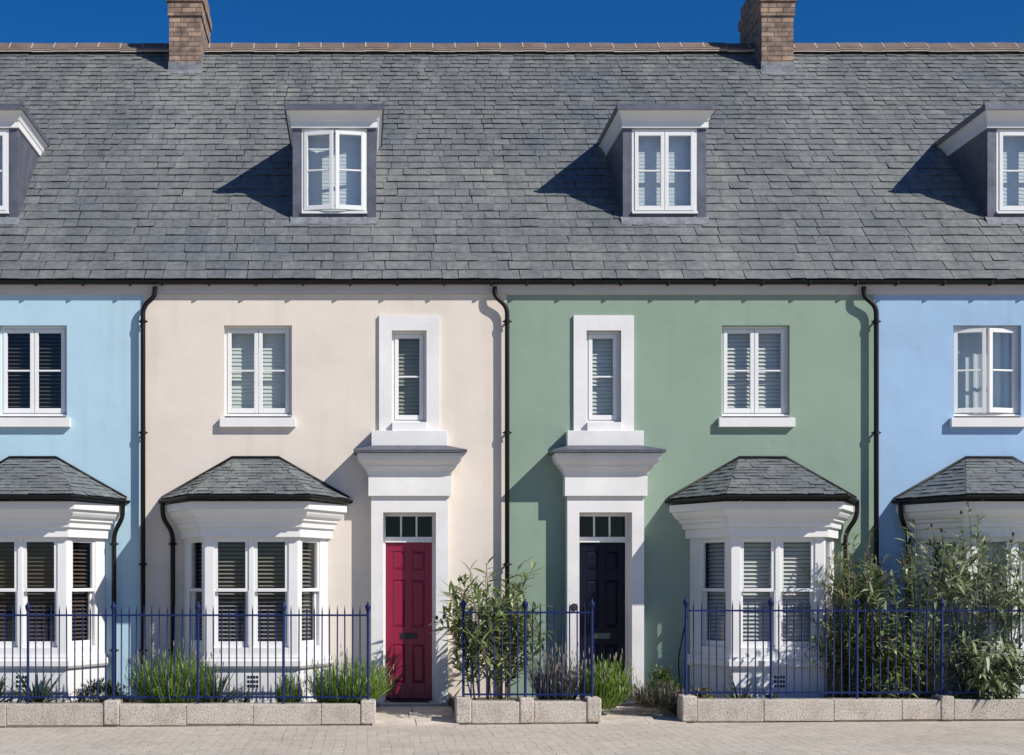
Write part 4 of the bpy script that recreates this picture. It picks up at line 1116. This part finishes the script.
# bed between the doors
shrub('tall loose oleander-like shrub between the crimson door and the black downpipe', 'oleander_shrub', P(491, 1.0), 1.0, 1.98, 0.66, 0.32, 15, 'leaf_oleander', 0.235, 0.040, 34, 9, heads=0.15, spread0=0.34, low=0.2, branches=5)
lavender('greyish purple lavender behind the short railing beside the navy door', P(556, 1.0), 1.0, 0.85, 0.38, 300, 'leaf_lavgrey', 10, 0.5)
lavender('green lavender spilling past the short wall in front of the navy door', P(602, 1.12), 1.12, 0.74, 0.30, 400, 'leaf_lav', 12, 0.2, lean=(0.1, 0))
# bed below the green bay and the tall shrubs
cushion('round fresh green bush to the right of the navy door path', P(663, 0.55), 0.55, 0.57, 0.25, 0.22, 620, 'leaf_box', 13, 0.04, 0.016)
lavender('low grey woody lavender beside the corner block of the right planter wall', P(661, 1.0), 1.0, 0.34, 0.46, 300, 'leaf_lavgrey', 14, 0.15)
cushion('small yellow green succulent behind the corner block of the right wall', P(703, 1.2), 1.12, 0.26, 0.19, 0.12, 110, 'leaf_yellow', 15, 0.06, 0.035, 'succulent_plant', 'plant')
strap_plant('bright small spiky plant below the green bay window', P(742, 1.15), 1.1, 0.44, 30, 16, 'leaf_strap', 0.036)
cushion('very low dark plant under the green bay air brick', P(772, 1.15), 1.15, 0.19, 0.14, 0.1, 90, 'leaf_dark', 17, 0.05, 0.02, 'low_plant', 'plant')
shrub('dense olive green shrub hiding the right corner of the green bay', 'olive_shrub', P(858, 0.95), 0.95, 2.28, 0.38, 0.28, 16, 'leaf_olive', 0.125, 0.024, 52, 18, branches=5, spread0=0.16, low=0.15, droop=0.25, stem_r=0.009)
shrub('tall open grey green shrub with dry seed heads between green and sky blue houses', 'echium_shrub', P(912, 1.05), 1.05, 2.62, 0.55, 0.30, 9, 'leaf_silver', 0.19, 0.036, 32, 19, heads=0.75, branches=4, spread0=0.2, low=0.25, droop=0.7, stem_r=0.010, bark='stem_green')
shrub('widest grey green shrub with seed heads before the sky blue bay window', 'echium_shrub', P(985, 1.05), 1.05, 2.62, 0.85, 0.32, 12, 'leaf_silver', 0.20, 0.038, 32, 23, heads=0.75, branches=5, spread0=0.3, low=0.2, droop=0.8, stem_r=0.010, bark='stem_green')
shrub('low leafy sprawling shrub hanging over the right planter wall', 'sprawling_shrub', P(985, 1.2), 1.2, 1.05, 0.66, 0.26, 16, 'leaf_silver', 0.22, 0.040, 30, 29, branches=4, spread0=0.25, low=0.1, droop=1.5, lean=(0.0, -0.30), bark='stem_green')
shrub('low dark leafy shrub filling the bed below the olive shrub', 'low_shrub', P(880, 1.0), 1.0, 1.2, 0.78, 0.28, 34, 'leaf_oleander', 0.16, 0.042, 28, 31, branches=3, spread0=0.45, low=0.1, droop=0.6)
cushion('small yellow orange plant behind the pier block at the right', P(931, 1.2), 1.12, 0.36, 0.14, 0.1, 110, 'leaf_yellow', 33, 0.05, 0.025, 'succulent_plant', 'plant')

cb = MB(); cx = XW(683, 1.38)
cb.tube(smooth_path([(cx + 0.05, -1.40, ZE(-0.42)), (cx + 0.01, -1.37, ZE(-0.60)), (cx - 0.05, -1.34, ZE(-0.95)), (cx - 0.03, -1.34, ZE(-1.2)), (cx + 0.02, -1.30, ZE(-1.53))], 6), 0.009, 8)
co = cb.build('hanging_cable', M['black'], None, recalc=False); co['label'] = 'black cable hanging down beside the first post of the right railing'; co['category'] = 'cable'

# ------------------------------------------------------------------ light, sky, camera
sun_dir = Vector((-1.03, 0.74, -1.0)).normalized()
sd = bpy.data.lights.new('sun', 'SUN'); sd.energy = 5.0; sd.angle = R(0.53); sd.color = (1.0, 0.95, 0.875)
so = bpy.data.objects.new('sun', sd); COL.objects.link(so); so.rotation_euler = sun_dir.to_track_quat('-Z', 'Y').to_euler(); so.location = (20, -16, 20)
w = bpy.data.worlds.new('World'); scene.world = w; w.use_nodes = True
nt = w.node_tree; bg = nt.nodes['Background']
sk = nt.nodes.new('ShaderNodeTexSky'); sk.sky_type = 'NISHITA'; sk.sun_disc = False
sk.sun_elevation = math.asin(-sun_dir.z); sk.sun_rotation = math.atan2(-sun_dir.x, -sun_dir.y)
sk.altitude = 300; sk.air_density = 1.0; sk.dust_density = 0.2; sk.ozone_density = 3.0
hs = nt.nodes.new('ShaderNodeHueSaturation'); hs.inputs['Saturation'].default_value = 1.42
tint = nt.nodes.new('ShaderNodeMix'); tint.data_type = 'RGBA'; tint.blend_type = 'MULTIPLY'; tint.inputs['Factor'].default_value = 1.0; tint.inputs[7].default_value = (1.08, 1.29, 1.70, 1)
nt.links.new(sk.outputs[0], hs.inputs['Color']); nt.links.new(hs.outputs[0], tint.inputs[6]); nt.links.new(tint.outputs[2], bg.inputs['Color']); bg.inputs['Strength'].default_value = 0.047

cd = bpy.data.cameras.new('camera'); cam = bpy.data.objects.new('camera', cd); COL.objects.link(cam)
cam.location = (0, -DIST, EYE); cam.rotation_euler = (R(90), 0, 0)
cd.sensor_width = 36; cd.lens = FPX / 1024 * 36
cd.shift_x = (512 - 361) / 1024; cd.shift_y = (580 - 377.5) / 1024
cd.clip_end = 2000
scene.camera = cam
vs = scene.view_settings; vs.view_transform = 'Standard'; vs.look = 'None'; vs.gamma = 1.0; vs.use_curve_mapping = False
vs.exposure = 0.12
